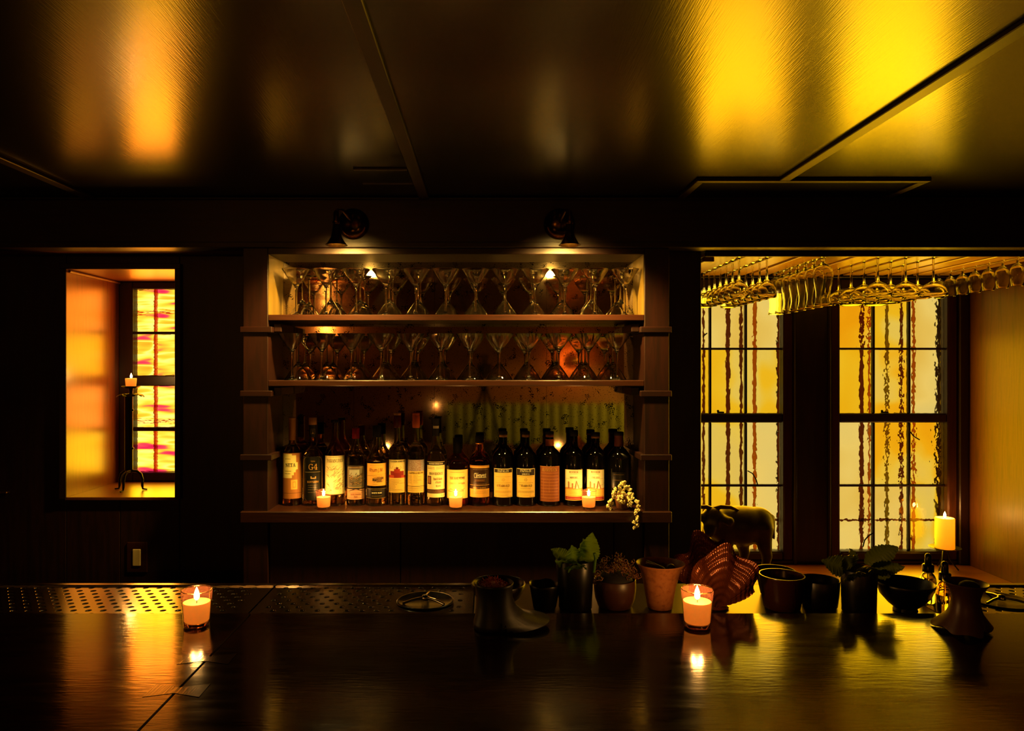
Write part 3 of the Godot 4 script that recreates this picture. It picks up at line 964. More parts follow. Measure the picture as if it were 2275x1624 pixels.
func build_wall_lamps() -> void:
	for k in 2:
		var x: float = [-0.520, 0.290][k]
		var px: float = [-0.49, 0.27][k]
		var t := thing("gooseneck_lamp", ["brass bell wall lamp on the beam, left of the two", "brass bell wall lamp on the beam, right of the two"][k], "wall lamp", Vector3(x, 2.03, -2.50), 0.0, "brass lamps on the beam")
		var plate := part("backplate", lathe(Shape.new(), [Vector2(0.058, 0.0), Vector2(0.056, 0.010), Vector2(0.045, 0.028), Vector2(0.028, 0.038), Vector2(0.012, 0.041), Vector2(0.0, 0.042)], 28), M.dark_brass, t, Vector3(px - x, 0.105, -0.158))
		plate.rotation.x = PI / 2
		part("arm", tube(Shape.new(), [Vector3(px - x, 0.105, -0.12), Vector3(px - x, 0.11, -0.07), Vector3((px - x) * 0.6, 0.125, -0.02), Vector3((px - x) * 0.2, 0.122, 0.0), Vector3(0, 0.105, 0), Vector3(0, 0.085, 0)], 0.006, 10), M.dark_brass, t)
		part("socket", lathe(Shape.new(), [Vector2(0.0, 0.125), Vector2(0.007, 0.12), Vector2(0.010, 0.11), Vector2(0.010, 0.085), Vector2(0.014, 0.083), Vector2(0.014, 0.076), Vector2(0.011, 0.072)], 18), M.dark_brass, t)
		part("shade", lathe(Shape.new(), backwards([Vector2(0.008, 0.076), Vector2(0.012, 0.072), Vector2(0.014, 0.05), Vector2(0.019, 0.028), Vector2(0.030, 0.010), Vector2(0.0385, 0.0), Vector2(0.0365, 0.0), Vector2(0.028, 0.010), Vector2(0.017, 0.028), Vector2(0.012, 0.05), Vector2(0.010, 0.07)]), 28), M.dark_brass, t)
		part("bulb", ball(Shape.new(), Vector3(0, 0.022, 0), Vector3(0.010, 0.014, 0.010)), M.bulb, t)
		# the bulb sits back in the bell, which throws its light down and into the niche
		spot(Vector3(0, 0.012, 0), Vector3(0, -0.75, -0.66), 66.0, Color(1.0, 0.79, 0.37), [2.3, 2.6][k], 0.028, t)

# ---------------------------------------------------------------- stemware
# open sections of one glass: together they close
func stem_glass(called: String, label: String, category: String, group: String, foot: Array, stem: Array, bowl: Array, segs := 36) -> Node3D:
	var t := thing(called, label, category, Vector3.ZERO, 0.0, group)
	part("foot", lathe(Shape.new(), foot, segs), M.glass, t)
	part("stem", lathe(Shape.new(), stem, 14), M.glass, t)
	part("bowl", lathe(Shape.new(), bowl, segs), M.glass, t)
	return t

const NTH := ["first", "second", "third", "fourth", "fifth", "sixth", "seventh", "eighth", "ninth", "tenth", "eleventh", "twelfth"]

func build_shelf_glasses() -> void:
	var foot := [Vector2(0, 0), Vector2(0.0305, 0), Vector2(0.0312, 0.0008), Vector2(0.0305, 0.0018), Vector2(0.015, 0.0045), Vector2(0.007, 0.009), Vector2(0.0046, 0.016)]
	var stem := [Vector2(0.0046, 0.016), Vector2(0.0038, 0.035), Vector2(0.0036, 0.07), Vector2(0.0040, 0.095), Vector2(0.0055, 0.106)]
	var bowl := [Vector2(0.0055, 0.106), Vector2(0.009, 0.1125), Vector2(0.020, 0.127), Vector2(0.037, 0.150), Vector2(0.0525, 0.174), Vector2(0.0529, 0.1752), Vector2(0.0524, 0.1758), Vector2(0.0517, 0.1748), Vector2(0.0361, 0.1508), Vector2(0.0191, 0.1280), Vector2(0.0075, 0.1146), Vector2(0, 0.1125)]
	var first: Node3D = null
	var h := 0.1758
	for sh in 2:
		var top: float = [1.8021, 1.5581][sh]
		var shelf: String = ["top shelf", "lower shelf"][sh]
		for row in 2:
			for k in 12:
				var x: float = [-0.719 + 0.1131 * k, -0.734 + 0.1121 * k][sh] + rng.randf_range(-0.0003, 0.0003)
				if sh == 1 and k == 11: x -= 0.004
				var inv := row == 1
				var z := (2.727 if row == 0 else 2.8125) + rng.randf_range(-0.0003, 0.0003)
				var label: String
				if k == 0:
					label = "leftmost %s martini glass of the %s row on the %s" % [["upright", "upturned"][row], ["front", "back"][row], shelf]
				elif k == 11:
					label = "rightmost %s martini glass of the %s row on the %s" % [["upright", "upturned"][row], ["front", "back"][row], shelf]
				else:
					label = "%s martini glass in the %s row on the %s, %s from left" % [["upright", "upturned"][row], ["front", "back"][row], shelf, NTH[k]]
				var o: Node3D
				if first == null:
					o = stem_glass("martini_glass", label, "glass", "martini glasses on the niche shelves", foot, stem, bowl)
					first = o
				else:
					o = copy(first, Vector3.ZERO, label, 0.0, "martini_glass")
				o.position = Vector3(x, top + (h if inv else 0.0), -z)
				o.rotation = Vector3(PI if inv else 0.0, rng.randf() * TAU, 0)

func build_hanging_glasses() -> void:
	var top := 2.0422
	var hang := func(proto: Node3D, x: float, zs: Array, word: String, called: String, place: String) -> void:
		for k in zs.size():
			var label: String
			if k == 0:
				label = "hanging %s nearest the camera in the %s rack row" % [word, place]
			else:
				label = "hanging %s in the %s rack row, %s from the front" % [word, place, NTH[k]]
			var o: Node3D = proto
			if proto.has_meta("label"):
				o = copy(proto, Vector3.ZERO, label, 0.0, called)
			else:
				proto.set_meta("label", label)
			o.position = Vector3(x, top, -zs[k])
			o.rotation = Vector3(PI, 0.0, 0.0)
	var steps := func(z0: float, dz: float, n: int) -> Array:
		var a := []
		for k in n: a.append(z0 + dz * k)
		return a
	var foot := [Vector2(0, 0), Vector2(0.031, 0), Vector2(0.0318, 0.0008), Vector2(0.031, 0.0018), Vector2(0.013, 0.0045), Vector2(0.006, 0.009), Vector2(0.0042, 0.016)]
	var stem := [Vector2(0.0042, 0.016), Vector2(0.0036, 0.04), Vector2(0.0042, 0.075), Vector2(0.0075, 0.096)]
	var c1 := stem_glass("coupette", "", "glass", "stemware hanging in the bay rack", foot, stem, [Vector2(0.0075, 0.096), Vector2(0.012, 0.101), Vector2(0.024, 0.113), Vector2(0.033, 0.130), Vector2(0.0362, 0.150), Vector2(0.0355, 0.165), Vector2(0.0349, 0.1655), Vector2(0.0344, 0.165), Vector2(0.035, 0.150), Vector2(0.0317, 0.131), Vector2(0.0228, 0.115), Vector2(0.010, 0.104), Vector2(0, 0.102)])
	hang.call(c1, 0.98, steps.call(2.79, 0.0745, 7), "coupette", "coupette", "leftmost")
	hang.call(c1, 1.0875, steps.call(2.79, 0.0745, 7), "coupette", "coupette", "second")
	var tul := stem_glass("tulip_glass", "", "glass", "stemware hanging in the bay rack", [Vector2(0, 0), Vector2(0.034, 0), Vector2(0.035, 0.001), Vector2(0.034, 0.002), Vector2(0.014, 0.006), Vector2(0.008, 0.012)], [Vector2(0.008, 0.012), Vector2(0.006, 0.022), Vector2(0.008, 0.032)],
		[Vector2(0.008, 0.032), Vector2(0.018, 0.038), Vector2(0.031, 0.052), Vector2(0.0368, 0.072), Vector2(0.036, 0.092), Vector2(0.031, 0.118), Vector2(0.0268, 0.145), Vector2(0.0265, 0.165), Vector2(0.030, 0.185), Vector2(0.0335, 0.196), Vector2(0.0331, 0.1968), Vector2(0.0322, 0.196), Vector2(0.0286, 0.185), Vector2(0.0250, 0.165), Vector2(0.0253, 0.145), Vector2(0.0296, 0.118), Vector2(0.0345, 0.092), Vector2(0.0352, 0.072), Vector2(0.0295, 0.0535), Vector2(0.017, 0.0405), Vector2(0, 0.037)])
	hang.call(tul, 1.3025, steps.call(2.785, 0.0755, 7), "curvy tulip glass", "tulip_glass", "middle")
	var coupe := stem_glass("coupe_glass", "", "glass", "stemware hanging in the bay rack", [Vector2(0, 0), Vector2(0.034, 0), Vector2(0.0348, 0.0008), Vector2(0.034, 0.0018), Vector2(0.013, 0.0045), Vector2(0.006, 0.009), Vector2(0.0042, 0.016)], [Vector2(0.0042, 0.016), Vector2(0.0036, 0.05), Vector2(0.0040, 0.085), Vector2(0.0065, 0.102)],
		[Vector2(0.0065, 0.102), Vector2(0.014, 0.106), Vector2(0.030, 0.115), Vector2(0.043, 0.129), Vector2(0.0495, 0.148), Vector2(0.050, 0.158), Vector2(0.0495, 0.1586), Vector2(0.0488, 0.158), Vector2(0.0483, 0.148), Vector2(0.042, 0.1305), Vector2(0.029, 0.117), Vector2(0.012, 0.1085), Vector2(0, 0.107)])
	hang.call(coupe, 1.5175, steps.call(2.79, 0.1025, 5), "wide coupe", "coupe_glass", "fourth")
	hang.call(coupe, 1.625, steps.call(2.79, 0.1025, 5), "wide coupe", "coupe_glass", "fifth")
	hang.call(coupe, 1.7325, steps.call(2.79, 0.1025, 5), "wide coupe", "coupe_glass", "sixth")
	var sherry := stem_glass("sherry_glass", "", "glass", "stemware hanging in the bay rack", [Vector2(0, 0), Vector2(0.029, 0), Vector2(0.0296, 0.0007), Vector2(0.029, 0.0016), Vector2(0.010, 0.0045), Vector2(0.0045, 0.010)], [Vector2(0.0045, 0.010), Vector2(0.0036, 0.022), Vector2(0.0060, 0.033)],
		[Vector2(0.0060, 0.033), Vector2(0.015, 0.039), Vector2(0.0235, 0.052), Vector2(0.0262, 0.070), Vector2(0.024, 0.095), Vector2(0.0205, 0.120), Vector2(0.020, 0.1207), Vector2(0.0194, 0.120), Vector2(0.0228, 0.095), Vector2(0.0249, 0.070), Vector2(0.0222, 0.053), Vector2(0.0136, 0.0412), Vector2(0, 0.038)])
	hang.call(sherry, 2.055, steps.call(2.785, 0.0805, 7), "small sherry glass", "sherry_glass", "rightmost")

# ---------------------------------------------------------------- bottles
func bottle_profile(R: float, hs: float, hn: float, rn: float, ht: float, cone: float) -> Array:
	var p := [Vector2(0, 0.004), Vector2(R * 0.75, 0.0015), Vector2(R - 0.004, 0.0), Vector2(R - 0.001, 0.0012), Vector2(R, 0.005), Vector2(R, hs)]
	for k in range(1, 9):
		var q := k / 8.0
		var c := pow(0.5 + 0.5 * cos(PI * q), cone)
		p.append(Vector2(rn + (R - rn) * c, lerpf(hs, hn, q)))
	p.append(Vector2(rn * 0.97, lerpf(hn, ht, 0.6)))
	p.append(Vector2(rn * 0.97, ht))
	p.append(Vector2(0, ht))
	return p

func cavity(prof: Array, level: float, ht: float) -> Array:   # the air above the drink, inside the glass
	var p := [Vector2(0, ht - 0.0015)]
	for k in range(prof.size() - 2, -1, -1):
		var q: Vector2 = prof[k]
		if q.y > level + 0.002:
			p.append(Vector2(maxf(0.004, q.x - 0.003), minf(q.y, ht - 0.0015)))
	var last: Vector2 = p[p.size() - 1]
	p.append(Vector2(last.x, level))
	p.append(Vector2(0, level))
	return p

func cap_shape(r: float, y0: float, y1: float) -> Shape:
	return lathe(Shape.new(), [Vector2(0, y0), Vector2(r, y0), Vector2(r, y1 - 0.0015), Vector2(r - 0.0015, y1), Vector2(0, y1)], 22)

func build_bottles() -> void:
	var clear := clear_glass(Color(0.97, 0.95, 0.86))
	var straw := clear_glass(Color(0.95, 0.80, 0.50))
	var gold := clear_glass(Color(0.90, 0.62, 0.28))
	var amber := clear_glass(Color(0.75, 0.38, 0.12))
	var dark := mat(Color(0.018, 0.014, 0.010), 0.06, 0.0, 0.55)
	var cork := mat(Color(0.72, 0.52, 0.28), 0.75)
	var cream := Color(0.93, 0.86, 0.62)
	var yel := Color(0.93, 0.76, 0.36)
	var ink := Color(0.10, 0.06, 0.04)
	var G := {"clear": clear, "straw": straw, "gold": gold, "amber": amber, "dark": dark}
	# px centre, glass, R, shoulder, neck start, neck radius, top of glass, cone, fill, label text
	var spec := [
		[649.5, "straw", 0.0372, 0.200, 0.240, 0.0128, 0.330, 0.9, 0.232, "bottle with a pale stepped label and amber neck, leftmost on the ledge"],
		[695.0, "straw", 0.0398, 0.185, 0.228, 0.0125, 0.310, 0.7, 0.222, "bottle with a black arched label and pale wooden stopper"],
		[744.0, "straw", 0.0398, 0.190, 0.268, 0.0125, 0.320, 1.2, 0.182, "bottle with a tall cream label of sketched hills and black cap"],
		[790.5, "clear", 0.0355, 0.175, 0.250, 0.0125, 0.262, 1.1, 0.190, "small bottle with a red cap and a dark oval landscape label"],
		[837.0, "clear", 0.0412, 0.165, 0.226, 0.0150, 0.290, 0.9, 0.170, "wide bottle with an orange label over a black band and dark cap"],
		[883.0, "clear", 0.0345, 0.205, 0.246, 0.0122, 0.300, 0.8, 0.226, "bottle sealed with dark red wax, its label showing a red dome"],
		[924.5, "clear", 0.0345, 0.205, 0.246, 0.0122, 0.300, 0.8, 0.235, "bottle sealed with orange wax over a two-part yellow label"],
		[968.5, "clear", 0.0368, 0.165, 0.270, 0.0125, 0.300, 1.3, 0.20, "bottle with a sloping shoulder, black capsule and black-banded cream label"],
		[1016.0, "amber", 0.0450, 0.150, 0.200, 0.0150, 0.235, 1.0, 0.165, "squat bottle with a wide yellow label behind the middle votive"],
		[1065.5, "gold", 0.0402, 0.160, 0.205, 0.0150, 0.240, 0.9, 0.170, "bottle with a brown and gold label bearing white script"],
		[1118.0, "dark", 0.0415, 0.185, 0.226, 0.0150, 0.262, 0.7, 0.2, "black bottle with a yellow label under a narrow black header"],
		[1168.0, "dark", 0.0415, 0.185, 0.226, 0.0150, 0.262, 0.7, 0.2, "black bottle with a yellow label under a deep black header"],
		[1221.0, "dark", 0.0430, 0.190, 0.228, 0.0155, 0.270, 0.7, 0.2, "black bottle with a brown label and an orange neck band"],
		[1274.5, "dark", 0.0405, 0.190, 0.228, 0.0155, 0.280, 0.7, 0.2, "black bottle with a cream picture label, left of the right votive"],
		[1323.0, "dark", 0.0405, 0.190, 0.228, 0.0155, 0.270, 0.7, 0.2, "black bottle with a cream picture label, behind the right votive"],
		[1375.0, "dark", 0.0460, 0.180, 0.228, 0.0165, 0.272, 0.7, 0.2, "big black bottle with a copper neck behind the white flowers"]]
	for k in spec.size():
		var d: Array = spec[k]
		var z := 2.80
		var t := thing("liquor_bottle", d[9], "bottle", Vector3((d[0] - MID.x) * z / FOCAL, LEDGE + 0.0003, -z), 0.0, "bottles on the niche ledge")
		t.rotation.y = atan2(-t.position.x, z)
		var R: float = d[2]
		var prof := bottle_profile(R, d[3], d[4], d[5], d[6], d[7])
		var s := lathe(Shape.new(), prof, 36)
		if d[1] != "dark":
			lathe(s, cavity(prof, d[8], d[6]), 36)
		part("glass", s, G[d[1]], t)
		var r := R + 0.0007
		var rt := R + 0.0011
		match k:
			0:
				part("stopper", cap_shape(0.0138, 0.3305, 0.338), cork, t)
				part("capsule", lathe(Shape.new(), [Vector2(0.0138, 0.25), Vector2(0.0134, 0.32), Vector2(0.0137, 0.3305)], 22), M.amber_wrap, t)
				var im := blank(96, 128, Color(0.66, 0.42, 0.17))
				for j in 7:   # the stepped pale field
					rect(im, 0, 6 + j * 6 if j < 4 else 6, 40 + j * 6 if j < 4 else 64, 12 + j * 6, Color(0.90, 0.84, 0.52))
				rect(im, 0, 2, 46, 8, Color(0.90, 0.84, 0.52)); rect(im, 0, 8, 54, 16, Color(0.90, 0.84, 0.52)); rect(im, 0, 16, 62, 26, Color(0.90, 0.84, 0.52))
				rect(im, 0, 26, 72, 46, Color(0.90, 0.84, 0.52)); rect(im, 0, 46, 62, 54, Color(0.90, 0.84, 0.52)); rect(im, 0, 54, 54, 62, Color(0.90, 0.84, 0.52)); rect(im, 0, 62, 46, 70, Color(0.90, 0.84, 0.52))
				oval(im, 56, 88, 14, 14, Color(0.92, 0.70, 0.30)); oval(im, 56, 88, 7, 9, Color(0.75, 0.52, 0.2)); oval(im, 56, 88, 5, 7, Color(0.92, 0.70, 0.30))
				small_print(im, 16, 16, 40, ink); small_print(im, 50, 14, 44, ink); small_print(im, 57, 14, 40, ink)
				stroke(im, Vector2(0, 112), Vector2(95, 112), Color(0.3, 0.16, 0.06))
				label_patch(t, "label", r, 1.15, 0.028, 0.203, printed(im))
				words(t, "NETA", "rb", 0.0125, -0.008, 0.157, rt, M.ink, 0.040)
			1:
				part("stopper", cap_shape(0.0155, 0.310, 0.338), cork, t)
				part("neck_seal", lathe(Shape.new(), [Vector2(0.0136, 0.262), Vector2(0.0138, 0.264), Vector2(0.0138, 0.308), Vector2(0.0136, 0.310)], 22), M.ink, t)
				label_patch(t, "seal_ring", 0.0141, 0.75, 0.270, 0.296, printed(round_seal()))
				var im := blank(96, 160, Color(0.055, 0.06, 0.045))
				for y in 160:
					var e := 0.0
					if y < 26: e = 26.0 - sqrt(maxf(0.0, 676.0 - pow(26 - y, 2)))
					elif y > 134: e = 26.0 - sqrt(maxf(0.0, 676.0 - pow(y - 134, 2)))
					im.fill_rect(Rect2i(int(e), y, 2, 1), Color(0.78, 0.62, 0.34)); im.fill_rect(Rect2i(94 - int(e), y, 2, 1), Color(0.78, 0.62, 0.34))
				rect(im, 12, 56, 84, 57, Color(0.7, 0.6, 0.4))
				oval(im, 50, 76, 12, 5, Color(0.6, 0.5, 0.3)); oval(im, 50, 74, 7, 3, Color(0.06, 0.07, 0.05))
				for y in [104, 112, 120, 130]: small_print(im, y, 26, 70, Color(0.5, 0.42, 0.28))
				label_patch(t, "label", r, 1.05, 0.022, 0.190, printed(im, 0.35))
				words(t, "G4", "r", 0.021, 0.0, 0.150, rt, M.ink_gold, 0.036)
				words(t, "TEQUILA", "r", 0.004, 0.0, 0.172, rt, M.ink_gold, 0.016)
				words(t, "REPOSADO", "r", 0.0065, 0.0, 0.093, rt, M.ink_gold, 0.044)
			2:
				part("cap", cap_shape(0.0148, 0.318, 0.3285), M.ink, t)
				var im := blank(96, 160, cream)
				for j in 240:   # the etched hills
					var x := rng.randf_range(4, 88)
					var y := rng.randf_range(44, 138)
					if rng.randf() < 0.35 + 0.5 * (y - 44) / 94.0 * (x / 88.0):
						var l := rng.randf_range(3, 12)
						stroke(im, Vector2(x, y), Vector2(clampf(x + l, 0, 94), clampf(y + (l if x < 30 else -l) * 0.7, 40, 150)), Color(0.35, 0.25, 0.12))
				small_print(im, 5, 20, 76, ink)
				rect(im, 0, 158, 96, 160, Color(0.5, 0.35, 0.16))
				label_patch(t, "label", r, 1.12, 0.044, 0.193, printed(im))
				words(t, "PARANUBES", "r", 0.0115, 0.0, 0.174, rt, M.ink, 0.066)
				words(t, "OAXACA", "r", 0.005, 0.008, 0.066, rt, M.ink, 0.034)
			3:
				part("cap", cap_shape(0.0142, 0.256, 0.297), mat(Color(0.62, 0.08, 0.07), 0.4), t)
				var im := blank(96, 160, Color(0.12, 0.08, 0.06))
				oval(im, 48, 56, 42, 50, Color(0.72, 0.60, 0.40)); oval(im, 48, 56, 39, 47, Color(0.42, 0.38, 0.30))
				oval(im, 40, 38, 24, 18, Color(0.66, 0.66, 0.62))
				for j in 120:
					var x := rng.randf_range(14, 82); var y := rng.randf_range(42, 92)
					if pow((x - 48) / 37.0, 2) + pow((y - 56) / 45.0, 2) < 1.0:
						stroke(im, Vector2(x, y), Vector2(minf(x + rng.randf_range(4, 12), 86), y - rng.randf_range(-3, 8)), [Color(0.22, 0.16, 0.10), Color(0.62, 0.46, 0.24), Color(0.35, 0.30, 0.20)][rng.randi_range(0, 2)], 2)
				rect(im, 0, 112, 96, 160, Color(0.90, 0.66, 0.48))
				for j in 13: stroke(im, Vector2(48, 108), Vector2(6 + j * 7, 124 - 6 * sin(PI * j / 12.0)), ink)
				for y in [128, 152]: small_print(im, y, 10, 86, Color(0.5, 0.1, 0.08))
				label_patch(t, "label", r, 1.15, 0.025, 0.156, printed(im))
				words(t, "RIVERS", "r", 0.008, 0.0, 0.147, rt, M.ink_brown, 0.034)
				words(t, "Royale Grenadian", "ri", 0.006, 0.0, 0.045, rt, M.ink_red, 0.042)
				words(t, "Rum", "ri", 0.006, 0.0, 0.036, rt, M.ink_red, 0.014)
			4:
				part("cap", cap_shape(0.0165, 0.262, 0.306), M.ink, t)
				var im := blank(128, 128, Color(0.95, 0.70, 0.28))
				stroke(im, Vector2(4, 72), Vector2(60, 66), ink); stroke(im, Vector2(60, 66), Vector2(124, 60), Color(0.5, 0.35, 0.15))
				oval(im, 66, 92, 26, 8, ink); oval(im, 84, 84, 20, 6, Color(0.35, 0.22, 0.1)); oval(im, 78, 104, 16, 3, ink)
				for j in 60: stroke(im, Vector2(rng.randf_range(40, 110), rng.randf_range(66, 110)), Vector2(rng.randf_range(40, 110), rng.randf_range(76, 106)), Color(0.6, 0.42, 0.18))
				small_print(im, 10, 24, 100, Color(0.5, 0.3, 0.1)); small_print(im, 118, 40, 70, ink)
				label_patch(t, "label", r, 1.05, 0.078, 0.164, printed(im))
				var im2 := blank(96, 48, Color(0.10, 0.075, 0.055))
				rect(im2, 0, 1, 96, 2, yel); rect(im2, 0, 46, 96, 47, yel)
				for y in [8, 36]: small_print(im2, y, 28, 70, yel)
				label_patch(t, "band_label", r, 1.12, 0.030, 0.068, printed(im2, 0.4))
				words(t, "Rhum J.M", "s", 0.0125, -0.004, 0.139, rt, M.ink_red, 0.052)
				words(t, "WHITE RUM", "sb", 0.0062, 0.0, 0.051, rt, M.ink_pale, 0.040)
			5, 6:
				var wax: StandardMaterial3D = mat(Color(0.32, 0.045, 0.03), 0.4) if k == 5 else mat(Color(0.86, 0.40, 0.12), 0.45)
				part("wax_seal", lathe(Shape.new(), [Vector2(0.0135, 0.298), Vector2(0.0148, 0.302), Vector2(0.0152, 0.322), Vector2(0.0142, 0.325), Vector2(0.0146, 0.345), Vector2(0.013, 0.347), Vector2(0, 0.347)], 22), wax, t)
				part("stopper", cap_shape(0.0142, 0.347, 0.356), cork if k == 5 else wax, t)
				var im := blank(96, 160, yel)
				if k == 5:
					rect(im, 0, 0, 96, 84, Color(0.92, 0.82, 0.52))
					oval(im, 46, 78, 34, 24, Color(0.55, 0.10, 0.05)); rect(im, 40, 36, 52, 62, Color(0.40, 0.08, 0.05)); oval(im, 46, 54, 14, 10, Color(0.62, 0.16, 0.08))
					oval(im, 14, 84, 16, 10, Color(0.75, 0.25, 0.12)); oval(im, 80, 84, 14, 9, Color(0.7, 0.22, 0.12))
					for j in 14: stroke(im, Vector2(8 + j * 6, 30 + (j % 3) * 5), Vector2(2 + j * 6 + rng.randi_range(0, 8), 44), Color(0.5, 0.3, 0.12))
					rect(im, 0, 88, 96, 160, yel)
					for y in range(96, 152, 6): small_print(im, y, 6, 6 + rng.randi_range(30, 84), ink)
				else:
					for y in 56:
						for x in range(0, 96, 2):
							var c := Color(0.55, 0.40, 0.34) if rng.randf() < 0.5 else Color(0.66, 0.60, 0.58)
							if x > 70: c = c.lerp(Color(0.62, 0.64, 0.68), 0.6)
							im.fill_rect(Rect2i(x, y, 2, 1), c)
					for y in [68, 76, 82, 88, 94, 100, 106, 112]: small_print(im, y, 4, 26, ink); small_print(im, y, 36, 40 + rng.randi_range(10, 40), ink)
					rect(im, 0, 128, 96, 130, ink)
					for y in [136, 142, 150]: small_print(im, y, 6, 80, ink)
				label_patch(t, "label", r, 1.15, 0.051, 0.177, printed(im))
				if k == 5:
					words(t, "CLAIRIN SONSON", "sb", 0.0062, 0.0, 0.171, rt, M.ink, 0.060)
				else:
					words(t, "CLAIRIN LE ROCHER", "sb", 0.0058, 0.0, 0.127, rt, M.ink, 0.060)
			7:
				part("capsule", lathe(Shape.new(), [Vector2(0.0138, 0.266), Vector2(0.0138, 0.326), Vector2(0.0148, 0.328), Vector2(0.0148, 0.334), Vector2(0, 0.334)], 22), M.ink, t)
				label_patch(t, "neck_label", 0.0143, 0.9, 0.296, 0.306, M.paper)
				var im := blank(96, 160, Color(0.95, 0.86, 0.58))
				rect(im, 0, 2, 96, 16, Color(0.10, 0.07, 0.06)); rect(im, 0, 124, 96, 142, Color(0.22, 0.08, 0.05))
				oval(im, 15, 82, 11, 19, Color(0.36, 0.18, 0.09)); oval(im, 15, 82, 7, 14, Color(0.62, 0.4, 0.2))
				for y in [24, 28, 32]: small_print(im, y, 4, 42, ink); small_print(im, y, 50, 90, Color(0.5, 0.38, 0.2))
				for y in [130, 136]: small_print(im, y, 4, 92, yel)
				for y in [148, 153]: small_print(im, y, 70, 92, ink)
				label_patch(t, "label", r, 1.10, 0.033, 0.170, printed(im))
				words(t, "HAITIAN SINGLE RUM", "sb", 0.005, 0.0, 0.1622, rt, M.ink_pale, 0.058)
				words(t, "PROVIDENCE", "rb", 0.009, 0.0, 0.124, rt, M.ink, 0.058)
				words(t, "haitian", "rb", 0.009, 0.008, 0.1045, rt, M.ink_brown, 0.036)
				words(t, "rum", "rb", 0.009, 0.010, 0.0915, rt, M.ink_brown, 0.022)
				words(t, "BLANC", "rb", 0.0062, 0.010, 0.077, rt, M.ink, 0.020)
			8:
				part("cap", cap_shape(0.0168, 0.200, 0.258), M.ink, t)
				var im := blank(128, 96, Color(0.95, 0.80, 0.42))
				for y in 96:
					im.fill_rect(Rect2i(0, y, 2, 1), Color(0.6, 0.4, 0.15))
				small_print(im, 8, 24, 104, Color(0.45, 0.3, 0.12)); small_print(im, 26, 60, 100, ink); small_print(im, 44, 70, 104, Color(0.5, 0.35, 0.15))
				for j in 24: stroke(im, Vector2(24 + j * 3.4, 62 + 9 * sin(PI * j / 24.0)), Vector2(27 + j * 3.4, 62 + 9 * sin(PI * (j + 1) / 24.0)), Color(0.45, 0.3, 0.12))
				label_patch(t, "label", r, 1.05, 0.030, 0.140, printed(im))
				words(t, "THE BALVENIE", "rb", 0.0085, 0.0, 0.108, rt, M.ink, 0.064)
				words(t, "CARIBBEAN CASK", "r", 0.0065, 0.0, 0.088, rt, M.ink_brown, 0.062)
			9:
				part("cap", cap_shape(0.0168, 0.236, 0.268), M.ink, t)
				part("collar", lathe(Shape.new(), [Vector2(0.0170, 0.236), Vector2(0.0182, 0.2375), Vector2(0.0182, 0.2405), Vector2(0.0170, 0.242)], 22), M.bright_brass, t)
				var im := blank(96, 160, Color(0.17, 0.09, 0.05))
				rect(im, 0, 0, 96, 14, Color(0.70, 0.48, 0.2)); rect(im, 0, 8, 96, 11, Color(0.9, 0.7, 0.35))
				rect(im, 0, 98, 96, 100, Color(0.85, 0.65, 0.35)); rect(im, 0, 106, 96, 118, Color(0.2, 0.08, 0.05)); rect(im, 0, 118, 96, 160, Color(0.85, 0.62, 0.26))
				oval(im, 48, 74, 22, 8, Color(0.32, 0.19, 0.1))
				small_print(im, 20, 20, 84, Color(0.8, 0.65, 0.4)); small_print(im, 74, 30, 66, Color(0.7, 0.55, 0.3)); small_print(im, 92, 30, 78, Color(0.7, 0.55, 0.3))
				for y in [128, 134, 140]: small_print(im, y, 10, 86, Color(0.45, 0.28, 0.1))
				label_patch(t, "label", r, 1.15, 0.034, 0.156, printed(im, 0.4))
				words(t, "Clément", "ri", 0.0175, 0.002, 0.117, rt, M.ink_pale, 0.050)
				words(t, "SELECT BARREL", "rb", 0.0058, 0.0, 0.0705, rt, M.ink_gold, 0.054)
			10, 11:
				part("stopper", cap_shape(0.0160, 0.262, 0.272), cork, t)
				part("stopper_top", cap_shape(0.0165, 0.272, 0.284), M.ink, t)
				var im := blank(96, 144, yel)
				var deep := 20 if k == 10 else 34
				rect(im, 0, 0, 96, 2, cream); rect(im, 0, 0, 2, 144, cream); rect(im, 94, 0, 96, 144, cream)
				rect(im, 3, 3, 93, deep, Color(0.12, 0.06, 0.04))
				var c2 := Color(0.55, 0.30, 0.10) if k == 10 else ink
				small_print(im, 40, 12, 84, c2)
				for j in 8: stroke(im, Vector2(48, 55) + Vector2(3, 0).rotated(j * TAU / 8), Vector2(48, 55) + Vector2(8, 0).rotated(j * TAU / 8), c2)
				small_print(im, 71, 12, 84, c2); small_print(im, 99, 24, 72, c2)
				for y in [112, 116, 120]: small_print(im, y, 8, 88, c2)
				small_print(im, 132, 24, 72, Color(0.6, 0.4, 0.15)); small_print(im, 140, 4, 16, ink); small_print(im, 140, 66, 92, ink)
				label_patch(t, "label", r, 0.98, 0.034, 0.144, printed(im))
				words(t, "PAPALIN", "r", 0.0085 if k == 10 else 0.0095, 0.0, 0.135 if k == 10 else 0.136, rt, M.ink_pale, 0.044)
				if k == 11: words(t, "JAMAICA", "r", 0.006, 0.0, 0.1235, rt, M.ink_pale, 0.030)
				words(t, "6 YEARS OLD" if k == 10 else "7 YEARS OLD", "rb", 0.0078, 0.0, 0.0788, rt, M.ink_brown if k == 10 else M.ink, 0.052)
